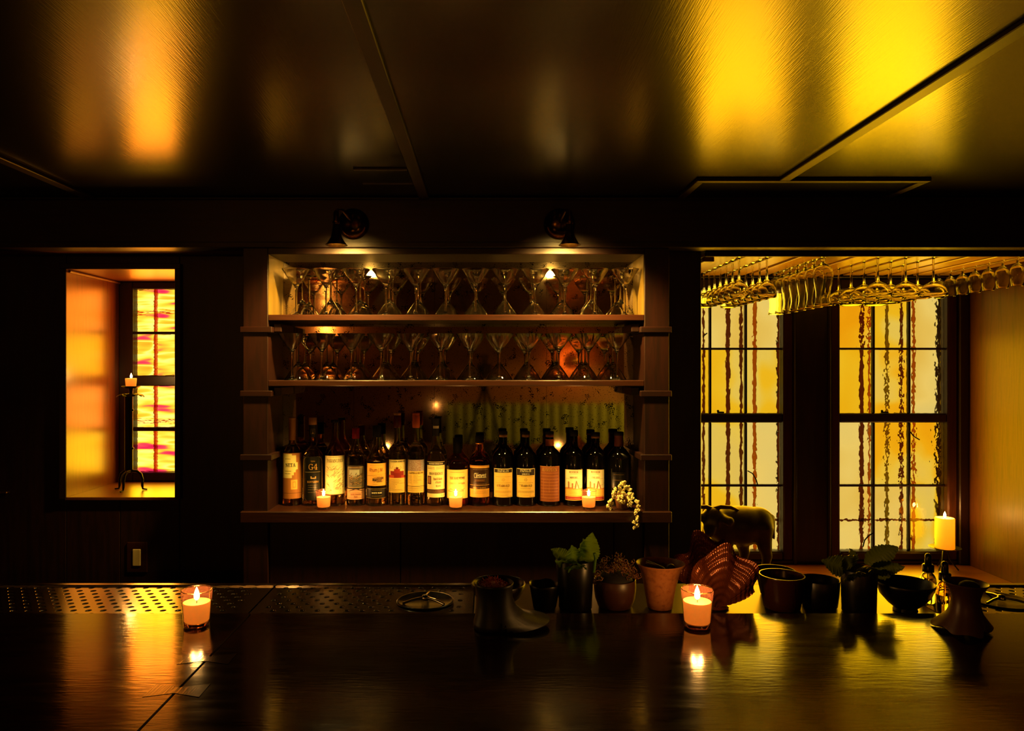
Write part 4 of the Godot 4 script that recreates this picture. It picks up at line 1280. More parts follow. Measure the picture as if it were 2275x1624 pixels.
			12:
				part("neck_band", lathe(Shape.new(), [Vector2(0.0163, 0.228), Vector2(0.0166, 0.230), Vector2(0.0166, 0.252), Vector2(0.0163, 0.254)], 22), mat(Color(0.80, 0.42, 0.14), 0.6), t)
				part("stopper", cap_shape(0.0160, 0.262, 0.272), mat(Color(0.62, 0.34, 0.14), 0.7), t)
				part("stopper_top", cap_shape(0.0165, 0.272, 0.284), M.ink, t)
				var im := blank(96, 160, Color(0.55, 0.29, 0.12))
				for y in range(30, 156, 7): small_print(im, y, 6, 90, [Color(0.78, 0.55, 0.3), Color(0.36, 0.17, 0.07)][int(y / 7) % 2])
				rect(im, 20, 56, 22, 140, Color(0.66, 0.36, 0.16)); rect(im, 46, 62, 47, 120, Color(0.7, 0.42, 0.2)); rect(im, 0, 0, 96, 2, Color(0.75, 0.5, 0.26)); rect(im, 94, 0, 96, 160, Color(0.75, 0.5, 0.26))
				label_patch(t, "label", r, 1.02, 0.018, 0.153, printed(im))
				words(t, "HAMPDEN", "r", 0.012, 0.0, 0.140, rt, M.ink_gold, 0.062)
			13, 14:
				part("stopper_top", cap_shape(0.0170, 0.266, 0.288 if k == 13 else 0.280), M.ink, t)
				if k == 14: part("stopper", cap_shape(0.0172, 0.258, 0.266), cork, t)
				var im := blank(96, 160, Color(0.95, 0.90, 0.72))
				for y in range(100, 160): rect(im, 0, y, 96, y + 1, Color(0.95, 0.72, 0.34))
				for x in 96: rect(im, x, 96 - 4 * sin(x * 0.07), x + 1, 104, Color(0.88, 0.55, 0.22))
				for p in [[18, 62, 26, 98], [28, 66, 30, 98], [38, 70, 46, 98]]: rect(im, p[0], p[1], p[2], p[3], Color(0.62, 0.45, 0.28))
				for j in 7: stroke(im, Vector2(52 + j * 1.2, 98), Vector2(60 + j * 0.5, 58), Color(0.5, 0.36, 0.24)); stroke(im, Vector2(60 + j * 0.5, 58), Vector2(72 + j, 98), Color(0.62, 0.48, 0.34))
				stroke(im, Vector2(14, 98), Vector2(86, 78), Color(0.5, 0.36, 0.2))
				small_print(im, 22, 30, 66, ink); small_print(im, 46, 8, 88, Color(0.5, 0.4, 0.25))
				for y in [108, 116, 124]: small_print(im, y, 26, 66, Color(0.6, 0.35, 0.12))
				small_print(im, 134, 6, 88, ink); rect(im, 2, 140, 94, 156, Color(0.62, 0.16, 0.14)); small_print(im, 148, 12, 84, Color(0.9, 0.75, 0.55)); small_print(im, 149, 12, 84, Color(0.9, 0.75, 0.55)); rect(im, 0, 0, 96, 1, Color(0.8, 0.7, 0.5))
				label_patch(t, "label", r, 0.92, 0.022, 0.140, printed(im))
				words(t, "MONYMUSK", "rb", 0.0068, 0.0, 0.131, rt, M.ink_brown, 0.036)
				words(t, "MMW 2015" if k == 13 else "EMB 2010", "rb", 0.0056, 0.0, 0.110, rt, M.ink if k == 13 else M.ink_brown, 0.030)
			15:
				part("neck_wrap", lathe(Shape.new(), [Vector2(0.0172, 0.222), Vector2(0.0175, 0.224), Vector2(0.0172, 0.262), Vector2(0.0176, 0.268)], 22), mat(Color(0.40, 0.19, 0.09), 0.45, 0.3), t)
				part("stopper_top", cap_shape(0.0185, 0.268, 0.282), M.ink, t)
				var im := blank(64, 64, Color(0.03, 0.025, 0.02))
				for y in [8, 9, 30, 31, 32]: small_print(im, y, 8, 56, Color(0.34, 0.25, 0.14))
				label_patch(t, "label", r, 0.6, 0.07, 0.13, printed(im, 0.3))

func round_seal() -> Image:
	var im := blank(48, 64, Color(0.05, 0.045, 0.04))
	oval(im, 24, 28, 20, 24, Color(0.62, 0.52, 0.32)); oval(im, 24, 28, 18, 22, Color(0.06, 0.055, 0.045))
	oval(im, 24, 44, 6, 7, Color(0.75, 0.6, 0.3))
	for j in 6: stroke(im, Vector2(24, 36), Vector2(14 + j * 4, 14), Color(0.5, 0.42, 0.26))
	return im

# ---------------------------------------------------------------- candles
func flame_shape(h: float, r: float) -> Shape:
	var p := []
	for k in 11:
		var q := k / 10.0
		p.append(Vector2(r * pow(sin(PI * pow(q, 0.62)), 0.9) if k > 0 and k < 10 else 0.0, h * q))
	return lathe(Shape.new(), p, 12)

func votive(called: String, label: String, where: Vector3, size: float, fill: float, power: float) -> void:
	var t := thing(called, label, "candle", where, 0.0, "votive candles in glass cups")
	var h := 0.070 * size
	var r0 := 0.0245 * size
	var r1 := 0.0295 * size
	part("cup", lathe(Shape.new(), [Vector2(0, 0.0), Vector2(r0 - 0.002, 0.0), Vector2(r0, 0.003), Vector2(lerpf(r0, r1, 0.5), h * 0.5), Vector2(r1, h - 0.0012), Vector2(r1 - 0.001, h)], 32), M.votive, t)
	part("cup_base", lathe(Shape.new(), [Vector2(0, 0.0005), Vector2(r0 - 0.003, 0.0005), Vector2(r0 - 0.0012, 0.003), Vector2(r0 - 0.001, 0.008), Vector2(0, 0.0085)], 28), M.glass_base, t)
	part("cup_rim", lathe(Shape.new(), [Vector2(r1 - 0.0020, h - 0.001), Vector2(r1 - 0.0002, h - 0.001), Vector2(r1, h), Vector2(r1 - 0.0008, h + 0.0009), Vector2(r1 - 0.0018, h + 0.0006), Vector2(r1 - 0.0020, h - 0.001)], 32), M.rim_glass, t)
	var top := h * fill
	var rt := lerpf(r0, r1, fill) - 0.0018
	part("wax", lathe(Shape.new(), [Vector2(0, 0.009), Vector2(r0 - 0.003, 0.009), Vector2(r0 - 0.0012, 0.011), Vector2(rt, top + 0.001), Vector2(rt - 0.001, top + 0.0018), Vector2(rt - 0.003, top), Vector2(rt * 0.5, top - 0.001), Vector2(0, top - 0.0015)], 32), M.wax, t)
	part("wick", tube(Shape.new(), [Vector3(0, top - 0.002, 0), Vector3(0.0004, top + 0.004, 0), Vector3(0.001, top + 0.007, 0)], 0.0008, 6), M.wick, t)
	var fh := 0.027 * size
	part("flame", flame_shape(fh, 0.0054 * size), M.flame, t, Vector3(0, top + 0.004, 0))
	omni(Vector3(0, top + 0.004 + fh * 0.45, 0), Color(1.0, 0.70, 0.34), power, 0.004, t, "flame_light")

func build_candles() -> void:
	var z := 2.722
	for k in 3:
		var px: float = [719.0, 1012.5, 1308.0][k]
		votive("votive_candle", ["lit votive candle on the ledge before the sketched hills label", "lit votive candle on the ledge before the squat amber bottle", "lit votive candle on the ledge before the cream picture labels"][k], Vector3((px - MID.x) * 2.71 / FOCAL, LEDGE + 0.0003, -2.71), 1.0, 0.62, 0.014)
	votive("votive_candle", "lit votive candle alone on the left of the bar top", Vector3((437.0 - MID.x) * 1.462 / FOCAL, BAR + 0.0003, -1.462), 1.03, 0.64, 0.015)
	votive("votive_candle", "lit votive candle on the bar before the glass shell", Vector3((1549.0 - MID.x) * 1.455 / FOCAL, BAR + 0.0003, -1.455), 1.08, 0.66, 0.026)
	votive("votive_candle", "lit votive candle on the banquette post, seen in the mirror", Vector3(-0.54, 1.1503, 2.05), 1.2, 0.5, 0.012)

# ---------------------------------------------------------------- plants
func leaf_shape(length: float, half: float, fold: float, bend: float, teeth: float) -> Shape:
	return sheet(Shape.new(), func(a, t):
		var s: float = a * 2.0 - 1.0
		var w: float = half * pow(sin(PI * pow(clampf(t, 0.001, 0.999), 0.72)), 0.85)
		var saw: float = 1.0 + teeth * (fposmod(t * 12.0, 1.0) - 0.5) * absf(s)
		var y: float = length * t
		var ang: float = bend * t
		return Vector3(s * w * saw, length * (sin(ang) / bend if absf(bend) > 0.01 else t), (length * (1.0 - cos(ang)) / bend if absf(bend) > 0.01 else 0.0) + absf(s) * w * fold + 0.002 * sin(t * 30.0) * absf(s)), 6, 24)

func add_leaf(parent: Node, material, where: Vector3, rot: Vector3, length: float, half: float, fold := 0.4, bend := 0.5, teeth := 0.25) -> void:
	var l := part("leaf", leaf_shape(length, half, fold, bend, teeth), material, parent, where)
	l.rotation = rot

func build_flower_cup() -> void:
	var z := 2.715
	var t := thing("flower_cup", "small cup overflowing with hanging white blossoms at the ledge end", "flowers", Vector3((1384.0 - MID.x) * z / FOCAL, LEDGE + 0.0003, -z))
	part("cup", lathe(Shape.new(), [Vector2(0, 0), Vector2(0.02, 0), Vector2(0.024, 0.004), Vector2(0.033, 0.05), Vector2(0.032, 0.052), Vector2(0.030, 0.05), Vector2(0.020, 0.008), Vector2(0, 0.008)], 24), mat(Color(0.42, 0.25, 0.13), 0.4), t)
	var petal := Shape.new()
	ball(petal, Vector3(-0.003, 0, 0), Vector3(0.0036, 0.0062, 0.0045), 5, 8)
	ball(petal, Vector3(0.003, 0.001, 0.001), Vector3(0.0038, 0.0066, 0.0045), 5, 8)
	ball(petal, Vector3(0, -0.005, 0.0015), Vector3(0.0030, 0.0050, 0.0040), 5, 8)
	var pm := petal.mesh()
	var white := mat(Color(0.90, 0.84, 0.58), 0.6)
	white.backlight_enabled = true
	white.backlight = Color(0.4, 0.38, 0.25)
	var green := mat(Color(0.22, 0.26, 0.08), 0.6)
	# sprays: from the cup's mouth over the rim
	var sprays := [
		[[0, 0.05, 0.01], [-0.012, 0.085, 0.018], [-0.004, 0.102, 0.022], [0.012, 0.088, 0.025], [0.018, 0.070, 0.026]],
		[[0, 0.05, 0.01], [-0.025, 0.078, 0.022], [-0.042, 0.060, 0.026], [-0.052, 0.030, 0.024], [-0.060, 0.004, 0.022]],
		[[0, 0.05, 0.01], [-0.010, 0.066, 0.032], [-0.018, 0.045, 0.038], [-0.010, 0.026, 0.040]],
		[[0.005, 0.05, 0.01], [0.018, 0.062, 0.034], [0.020, 0.040, 0.042], [0.010, 0.018, 0.042]],
		[[0.01, 0.05, 0.01], [0.032, 0.055, 0.030], [0.040, 0.030, 0.056], [0.036, 0.0, 0.074], [0.030, -0.035, 0.078], [0.028, -0.052, 0.078]]]
	for sp in sprays:
		var pts := []
		for q in sp: pts.append(Vector3(q[0], q[1], q[2]))
		part("stalk", tube(Shape.new(), pts, 0.0012, 5), green, t)
		for j in range(1, pts.size()):
			for m in 4:
				var p: Vector3 = pts[j - 1].lerp(pts[j], (m + 0.5) / 4.0)
				if j == 1 and m < 2: continue
				var o := part("blossom", pm, white, t, p + Vector3(rng.randf_range(-0.009, 0.009), rng.randf_range(-0.006, 0.006), rng.randf_range(-0.004, 0.008)))
				o.rotation = Vector3(rng.randf_range(-0.7, 0.7), rng.randf_range(-1, 1), rng.randf_range(-0.8, 0.8))

# ---------------------------------------------------------------- pots along the bar
func pot_spot(px: float, z: float, y: float) -> Vector3:
	return Vector3((px - MID.x) * z / FOCAL, y + 0.0003, -z)

func build_counter_pots() -> void:
	var brown := mat(Color(0.13, 0.07, 0.045), 0.30)
	var dark := mat(Color(0.035, 0.02, 0.018), 0.34)
	var clay := mat(Color(0.60, 0.38, 0.22), 0.42)
	clay.albedo_texture = noise_tex(131, 0.03, [[0.0, Color(0.62, 0.50, 0.42)], [0.4, Color(0.95, 0.9, 0.82)], [1.0, Color(1, 1, 1)]], 4, 256)
	clay.uv1_triplanar = true
	clay.uv1_scale = Vector3(9, 9, 9)
	var inside := mat(Color(0.04, 0.025, 0.02), 0.25)
	# wide bowl
	var t := thing("bowl", "wide brown glazed bowl behind the saffron dish", "bowl", pot_spot(1107, 1.70, RAIL))
	part("body", lathe(Shape.new(), [Vector2(0, 0.0000), Vector2(0.036, 0.0000), Vector2(0.038, 0.0043), Vector2(0.052, 0.0144), Vector2(0.062, 0.0324), Vector2(0.0645, 0.0446), Vector2(0.0635, 0.0464), Vector2(0.061, 0.0454), Vector2(0.058, 0.0324), Vector2(0.045, 0.0130), Vector2(0, 0.0086)], 40), brown, t)
	# faceted cup
	t = thing("cup", "small dark faceted cup between the bowl and the basil tumbler", "cup", pot_spot(1209, 1.66, RAIL))
	part("body", lathe(Shape.new(), [Vector2(0, 0.0000), Vector2(0.024, 0.0000), Vector2(0.027, 0.0032), Vector2(0.034, 0.0464), Vector2(0.0365, 0.0544), Vector2(0.0355, 0.0560), Vector2(0.033, 0.0536), Vector2(0.025, 0.0080), Vector2(0, 0.0064)], 18, func(a, y): return Vector2(1.0 + 0.05 * cos(a * 5.0), 0.0015 * cos(a * 5.0) if y > 0.04 else 0.0)), dark, t)
	# tall tumbler with basil
	t = thing("basil_tumbler", "tall dark tumbler holding bright green basil leaves", "tumbler", pot_spot(1278, 1.66, RAIL))
	part("tumbler", lathe(Shape.new(), [Vector2(0, 0.0000), Vector2(0.036, 0.0000), Vector2(0.038, 0.0027), Vector2(0.040, 0.0540), Vector2(0.045, 0.1116), Vector2(0.0443, 0.1130), Vector2(0.0425, 0.1116), Vector2(0.037, 0.0180), Vector2(0, 0.0135)], 36), dark, t)
	var basil := mat(Color(0.30, 0.46, 0.08), 0.5)
	basil.backlight_enabled = true
	basil.backlight = Color(0.5, 0.6, 0.15)
	add_leaf(t, basil, Vector3(0.030, 0.1055, 0.010), Vector3(-0.10, -0.35, -0.12), 0.072, 0.024, 0.25, 0.25, 0.2)
	add_leaf(t, basil, Vector3(0.012, 0.1055, -0.005), Vector3(0.1, 0.5, 0.02), 0.058, 0.018, 0.5, 0.3, 0.2)
	add_leaf(t, basil, Vector3(-0.004, 0.1075, 0.005), Vector3(0.2, 0.2, 0.25), 0.050, 0.018, 0.5, 0.5, 0.2)
	add_leaf(t, basil, Vector3(0.010, 0.1025, 0.018), Vector3(0.9, 0.3, 0.9), 0.060, 0.022, 0.5, 0.7, 0.2)
	add_leaf(t, basil, Vector3(0.004, 0.1055, 0.012), Vector3(0.7, 0.1, 1.15), 0.064, 0.020, 0.5, 0.3, 0.25)
	add_leaf(t, basil, Vector3(0.000, 0.1035, 0.020), Vector3(1.1, -0.2, 0.3), 0.050, 0.022, 0.4, 0.8, 0.2)
	add_leaf(t, basil, Vector3(0.010, 0.0995, 0.022), Vector3(0.8, -0.5, -0.1), 0.046, 0.020, 0.4, 0.7, 0.2)
	add_leaf(t, basil, Vector3(-0.010, 0.1035, -0.012), Vector3(-0.4, 0.2, 1.0), 0.055, 0.018, 0.4, 0.3, 0.2)
	part("stem", tube(Shape.new(), [Vector3(0.040, 0.0875, 0.02), Vector3(0.043, 0.121, 0.024), Vector3(0.040, 0.132, 0.026)], 0.0035, 6), basil, t)
	# pot of curls
	t = thing("tendril_pot", "rounded brown pot heaped with curly dried tendrils", "pot", pot_spot(1366, 1.67, RAIL))
	part("pot", lathe(Shape.new(), [Vector2(0, 0.0000), Vector2(0.036, 0.0000), Vector2(0.039, 0.0026), Vector2(0.046, 0.0215), Vector2(0.0485, 0.0430), Vector2(0.0478, 0.0636), Vector2(0.0468, 0.0649), Vector2(0.0455, 0.0636), Vector2(0.045, 0.0387), Vector2(0.036, 0.0103), Vector2(0, 0.0086)], 36), mat(Color(0.25, 0.13, 0.075), 0.4), t)
	var curl := Shape.new()
	for k in 78:
		var base := Vector3(rng.randf_range(-0.045, 0.045), rng.randf_range(0.060, 0.082), rng.randf_range(-0.035, 0.042))
		base.y += 0.026 * maxf(0.0, 1.0 - pow(base.x / 0.045, 2.0)) + (0.012 if rng.randf() < 0.15 else 0.0)
		var ax := Vector3(rng.randf_range(-1, 1), rng.randf_range(-1, 1), rng.randf_range(-0.6, 1)).normalized()
		var u := ax.cross(Vector3(0.3, 1, 0.2)).normalized()
		var w := ax.cross(u)
		var rr := rng.randf_range(0.0035, 0.0085)
		var turns := rng.randf_range(0.8, 2.2)
		var pts := []
		for j in 16:
			var a := TAU * turns * j / 15.0
			pts.append(base + (u * cos(a) + w * sin(a)) * rr * (1.0 - 0.3 * j / 15.0) + ax * (j / 15.0) * rng.randf_range(0.006, 0.010) * turns)
		tube(curl, pts, 0.0009, 4, false)
	tag(part("tendrils", curl, mat(Color(0.42, 0.24, 0.10), 0.45), t), "curly dried brown tendrils", "", "", "stuff")
	var mound := Shape.new()
	ball(mound, Vector3(0, 0.055, 0), Vector3(0.043, 0.030, 0.043), 8, 16)
	part("filling", mound, mat(Color(0.07, 0.04, 0.025), 0.8), t)
	# flared clay beaker
	t = thing("clay_beaker", "flared tan clay beaker with bark sticks, lit by a candle", "beaker", pot_spot(1466, 1.66, RAIL))
	part("beaker", lathe(Shape.new(), [Vector2(0, 0.0000), Vector2(0.026, 0.0000), Vector2(0.029, 0.0026), Vector2(0.031, 0.0172), Vector2(0.037, 0.0516), Vector2(0.043, 0.0826), Vector2(0.050, 0.0963), Vector2(0.054, 0.1015), Vector2(0.053, 0.1036), Vector2(0.049, 0.1006), Vector2(0.040, 0.0817), Vector2(0.033, 0.0473), Vector2(0.026, 0.0129), Vector2(0, 0.0103)], 40, func(a, y): return Vector2(1.0 + (0.07 * pow(maxf(0.0, cos(a)), 6.0) if y > 0.078 else 0.0), 0.0)), clay, t)
	part("filling", lathe(Shape.new(), [Vector2(0.0385, 0.076), Vector2(0.0, 0.078)], 24), inside, t)
	for q in [[-0.030, -0.008, 0.02, 0.3], [-0.018, 0.016, 0.03, 0.15], [-0.034, 0.006, -0.01, 0.1]]:
		part("bark_stick", tube(Shape.new(), [Vector3(q[0], 0.104, q[1]), Vector3(0.0, 0.096, 0.018 + q[1] * 0.4), Vector3(0.018, 0.086, 0.024 + q[2] * 0.2)], 0.0042, 7), mat(Color(0.20, 0.10, 0.06), 0.7), t)
	var seedpod := Shape.new()
	ball(seedpod, Vector3(0.022, 0.094, 0.012), Vector3(0.011, 0.010, 0.010), 8, 12)
	part("nut", seedpod, mat(Color(0.20, 0.12, 0.08), 0.5), t)
	# glass shell
	t = thing("shell_bowl", "big ruffled copper glass clam shell behind the right votive", "shell bowl", pot_spot(1588, 1.665, RAIL))
	var shell := mat(Color(0.46, 0.22, 0.10), 0.20, 0.55, 0.7)
	for v in 2:
		var zz: float = [0.024, -0.026][v]
		var lean: float = [0.052, -0.050][v]
		var f := func(a, u):
			var an: float = lerpf(-1.32, 1.32, a)
			var q: float = clampf(u, 0.0, 1.0)
			var wave: float = cos(an * 7.6 + v * 1.6)
			var rr: float = (0.152 if v == 0 else 0.147) * q * (1.0 - 0.17 * absf(sin(an)) + 0.075 * wave * q * q)
			var ribs: float = 0.0007 * sin(an * 130.0) * q + 0.0013 * sin(q * 52.0)
			return Vector3(sin(an) * rr * 0.66, 0.006 + cos(an) * rr * (1.0 if absf(an) < 1.0 else 0.9) + 0.018 * q * absf(sin(an)), zz * (1.0 - q * 0.3) + lean * sin(q * 1.75) * (0.8 + 0.2 * cos(an)) + 0.016 * q * q * wave * (1.0 if v == 0 else -1.0) + ribs)
		var s := Shape.new()
		sheet(s, f, 110, 34)
		var g := func(a, u): return f.call(a, u) + Vector3(0, 0, -0.0025)
		sheet(s, g, 60, 18, true)
		part("valve", s, shell, t)
	part("foot", lathe(Shape.new(), [Vector2(0, 0), Vector2(0.030, 0), Vector2(0.032, 0.003), Vector2(0.024, 0.010), Vector2(0.020, 0.016), Vector2(0, 0.018)], 24), shell, t)
	# ribbed pot
	t = thing("ribbed_pot", "dark brown pot with a pale rim and slanted ribs", "pot", pot_spot(1737, 1.66, RAIL))
	part("body", lathe(Shape.new(), [Vector2(0, 0.0000), Vector2(0.037, 0.0000), Vector2(0.040, 0.0025), Vector2(0.043, 0.0249), Vector2(0.047, 0.0539), Vector2(0.0495, 0.0697), Vector2(0.0505, 0.0739), Vector2(0.050, 0.0768), Vector2(0.0475, 0.0768), Vector2(0.045, 0.0706), Vector2(0.040, 0.0166), Vector2(0, 0.0100)], 120, func(a, y): return Vector2(1.0 + (0.026 * sin(a * 34.0 + y * 90.0) if y > 0.008 and y < 0.069 else 0.0), 0.0)), mat(Color(0.20, 0.085, 0.05), 0.26), t)
	t = thing("dish", "dark oval dish rim peeking behind the ribbed pot", "dish", pot_spot(1722, 1.755, RAIL))
	part("body", lathe(Shape.new(), [Vector2(0, 0.0000), Vector2(0.030, 0.0000), Vector2(0.034, 0.0028), Vector2(0.046, 0.0595), Vector2(0.0465, 0.0616), Vector2(0.0445, 0.0616), Vector2(0.030, 0.0070), Vector2(0, 0.0070)], 36), dark, t)
	# plain cup
	t = thing("tumbler_cup", "plain dark cup between the ribbed pot and the mint", "cup", pot_spot(1820, 1.672, RAIL))
	part("body", lathe(Shape.new(), [Vector2(0, 0.0000), Vector2(0.036, 0.0000), Vector2(0.039, 0.0025), Vector2(0.043, 0.0332), Vector2(0.0445, 0.0614), Vector2(0.0438, 0.0627), Vector2(0.0422, 0.0614), Vector2(0.038, 0.0100), Vector2(0, 0.0083)], 36), dark, t)
	# mint
	t = thing("mint_tumbler", "dark tumbler of drooping dark mint leaves before the window", "tumbler", pot_spot(1908, 1.63, RAIL))
	part("tumbler", lathe(Shape.new(), [Vector2(0, 0.0000), Vector2(0.034, 0.0000), Vector2(0.036, 0.0028), Vector2(0.037, 0.0558), Vector2(0.039, 0.0967), Vector2(0.0382, 0.0981), Vector2(0.0368, 0.0967), Vector2(0.034, 0.0112), Vector2(0, 0.0093)], 36), dark, t)
	var mint := mat(Color(0.08, 0.12, 0.04), 0.45)
	mint.backlight_enabled = true
	mint.backlight = Color(0.25, 0.28, 0.08)
	for q in [[-0.030, 0.1005, 0.0, 0.0, 0.3, 1.25, 0.078, 0.026, 0.2], [-0.018, 0.1045, 0.005, 0.3, 0.1, 0.75, 0.060, 0.022, 0.7], [-0.022, 0.0925, 0.020, 0.8, 0.2, 1.5, 0.040, 0.016, 0.9], [0.012, 0.1105, 0.0, -0.1, 0.0, -0.95, 0.085, 0.026, 1.0], [0.020, 0.1025, 0.010, 0.2, -0.3, -1.35, 0.070, 0.020, 0.4], [0.028, 0.0985, 0.018, 0.5, 0.1, -1.9, 0.078, 0.017, -0.6], [0.0, 0.1045, 0.015, 0.9, 0.0, 0.1, 0.050, 0.022, 1.0], [-0.006, 0.1045, -0.01, -0.3, 0.4, 0.3, 0.040, 0.016, 0.5], [0.010, 0.1005, 0.022, 1.1, 0.3, -0.4, 0.044, 0.018, 0.7], [-0.012, 0.0985, 0.024, 1.2, 0.0, 0.6, 0.045, 0.020, 0.7]]:
		add_leaf(t, mint, Vector3(q[0], q[1], q[2]), Vector3(q[3], q[4], q[5]), q[6], q[7], 0.45, q[8], 0.3)
	# footed bowl
	t = thing("footed_bowl", "dark footed bowl between the mint and the dropper bottles", "bowl", pot_spot(2011, 1.64, RAIL))
	part("body", lathe(Shape.new(), [Vector2(0, 0.0000), Vector2(0.024, 0.0000), Vector2(0.026, 0.0016), Vector2(0.024, 0.0080), Vector2(0.036, 0.0176), Vector2(0.052, 0.0360), Vector2(0.060, 0.0576), Vector2(0.0612, 0.0640), Vector2(0.0602, 0.0652), Vector2(0.0582, 0.0640), Vector2(0.050, 0.0376), Vector2(0.03, 0.0176), Vector2(0, 0.0128)], 44), dark, t)
	# droppers
	for k in 2:
		var px: float = [2062.0, 2099.0][k]
		var zz: float = [1.70, 1.63][k]
		t = thing("dropper_bottle", ["dropper bottle of pale bitters, the farther of the two", "dropper bottle of dark bitters, the nearer of the two"][k], "dropper bottle", pot_spot(px, zz, RAIL), 0.0, "dropper bottles on the rail")
		var prof := [Vector2(0, 0.002), Vector2(0.015, 0.0), Vector2(0.0175, 0.003), Vector2(0.0178, 0.045), Vector2(0.0165, 0.058), Vector2(0.012, 0.066), Vector2(0.0085, 0.070), Vector2(0.0085, 0.078), Vector2(0, 0.078)]
		var s := lathe(Shape.new(), prof, 26)
		lathe(s, [Vector2(0, 0.077), Vector2(0.0065, 0.077), Vector2(0.0065, 0.069), Vector2(0.0145, 0.057), Vector2(0.0158, 0.045), Vector2(0.0158, 0.040), Vector2(0, 0.040)], 26)
		part("glass", s, clear_glass(Color(0.96, 0.93, 0.70) if k == 0 else Color(0.95, 0.80, 0.45)), t)
		part("collar", lathe(Shape.new(), [Vector2(0.0085, 0.072), Vector2(0.0125, 0.072), Vector2(0.0125, 0.087), Vector2(0.011, 0.089), Vector2(0, 0.089)], 20), M.black, t)
		part("teat", lathe(Shape.new(), [Vector2(0.0075, 0.088), Vector2(0.0075, 0.100), Vector2(0.0068, 0.110), Vector2(0.0045, 0.114), Vector2(0, 0.115)], 16), M.black, t)
		part("pipette", tube(Shape.new(), [Vector3(0, 0.077, 0), Vector3(0, 0.015, 0)], 0.0022, 8), M.glass, t)
	# sculpted dish of saffron on the bar top
	t = thing("saffron_dish", "dark sculpted dish with a spreading lip, filled with red saffron threads", "dish", pot_spot(1097, 1.455, BAR))
	var flow := func(a, y): 
		var q := clampf(1.0 - y / 0.088, 0.0, 1.0)
		return Vector2(1.0 + 1.75 * pow(q, 3.2) * pow(maxf(0.0, cos(a + 0.25)), 1.4) + 0.05 * q * cos(a * 3.0), 0.012 * pow(q, 5.0) * pow(maxf(0.0, cos(a + 0.25)), 2.0))
	part("body", lathe(Shape.new(), [Vector2(0, 0.0005), Vector2(0.042, 0.0005), Vector2(0.044, 0.003), Vector2(0.0425, 0.012), Vector2(0.0385, 0.026), Vector2(0.0365, 0.042), Vector2(0.0358, 0.060), Vector2(0.0372, 0.076), Vector2(0.0395, 0.085), Vector2(0.0402, 0.088), Vector2(0.0392, 0.0898), Vector2(0.0372, 0.088), Vector2(0.033, 0.078), Vector2(0, 0.074)], 48, flow), mat(Color(0.05, 0.03, 0.024), 0.45), t)
	var red := Shape.new()
	for k in 150:
		var a := rng.randf() * TAU
		var q := sqrt(rng.randf()) * 0.030
		var p := Vector3(cos(a) * q, 0.080 + 0.016 * (1.0 - q / 0.030), sin(a) * q)
		var d := Vector3(rng.randf_range(-1, 1), rng.randf_range(0.0, 1.1), rng.randf_range(-1, 1)).normalized() * rng.randf_range(0.006, 0.013)
		tube(red, [p, p + d * 0.5 + Vector3(0, 0.001, 0), p + d], 0.0007, 4, false)
	ball(red, Vector3(0, 0.076, 0), Vector3(0.032, 0.014, 0.032), 6, 16)
	tag(part("saffron", red, mat(Color(0.62, 0.10, 0.04), 0.6), t), "heap of dark red saffron threads", "", "", "stuff")
	# sculpted leaf-footed pot at the right
	t = thing("salt_pot", "brown sculpted pot with a flared mouth and spreading leaf foot", "pot", pot_spot(2146, 1.43, BAR))
	var spread := func(a, y):
		var q := clampf(1.0 - y / 0.095, 0.0, 1.0)
		return Vector2(1.0 + 0.32 * pow(q, 2.5) * cos(a * 3.0 + 0.4) + 0.45 * pow(q, 4.0) * pow(maxf(0.0, -cos(a)), 2.0), 0.004 * pow(q, 3.0) * cos(a * 6.0))
	part("body", lathe(Shape.new(), [Vector2(0, 0.004), Vector2(0.040, 0.0045), Vector2(0.043, 0.006), Vector2(0.038, 0.018), Vector2(0.030, 0.034), Vector2(0.0255, 0.052), Vector2(0.0245, 0.066), Vector2(0.029, 0.082), Vector2(0.037, 0.092), Vector2(0.0395, 0.095), Vector2(0.0385, 0.097), Vector2(0.035, 0.095), Vector2(0.026, 0.084), Vector2(0, 0.080)], 48, spread), mat(Color(0.30, 0.16, 0.08), 0.4), t)
	var lump := Shape.new()
	ball(lump, Vector3(0.004, 0.088, 0.004), Vector3(0.020, 0.013, 0.018), 6, 12)
	part("filling", lump, mat(Color(0.10, 0.05, 0.03), 0.9), t)

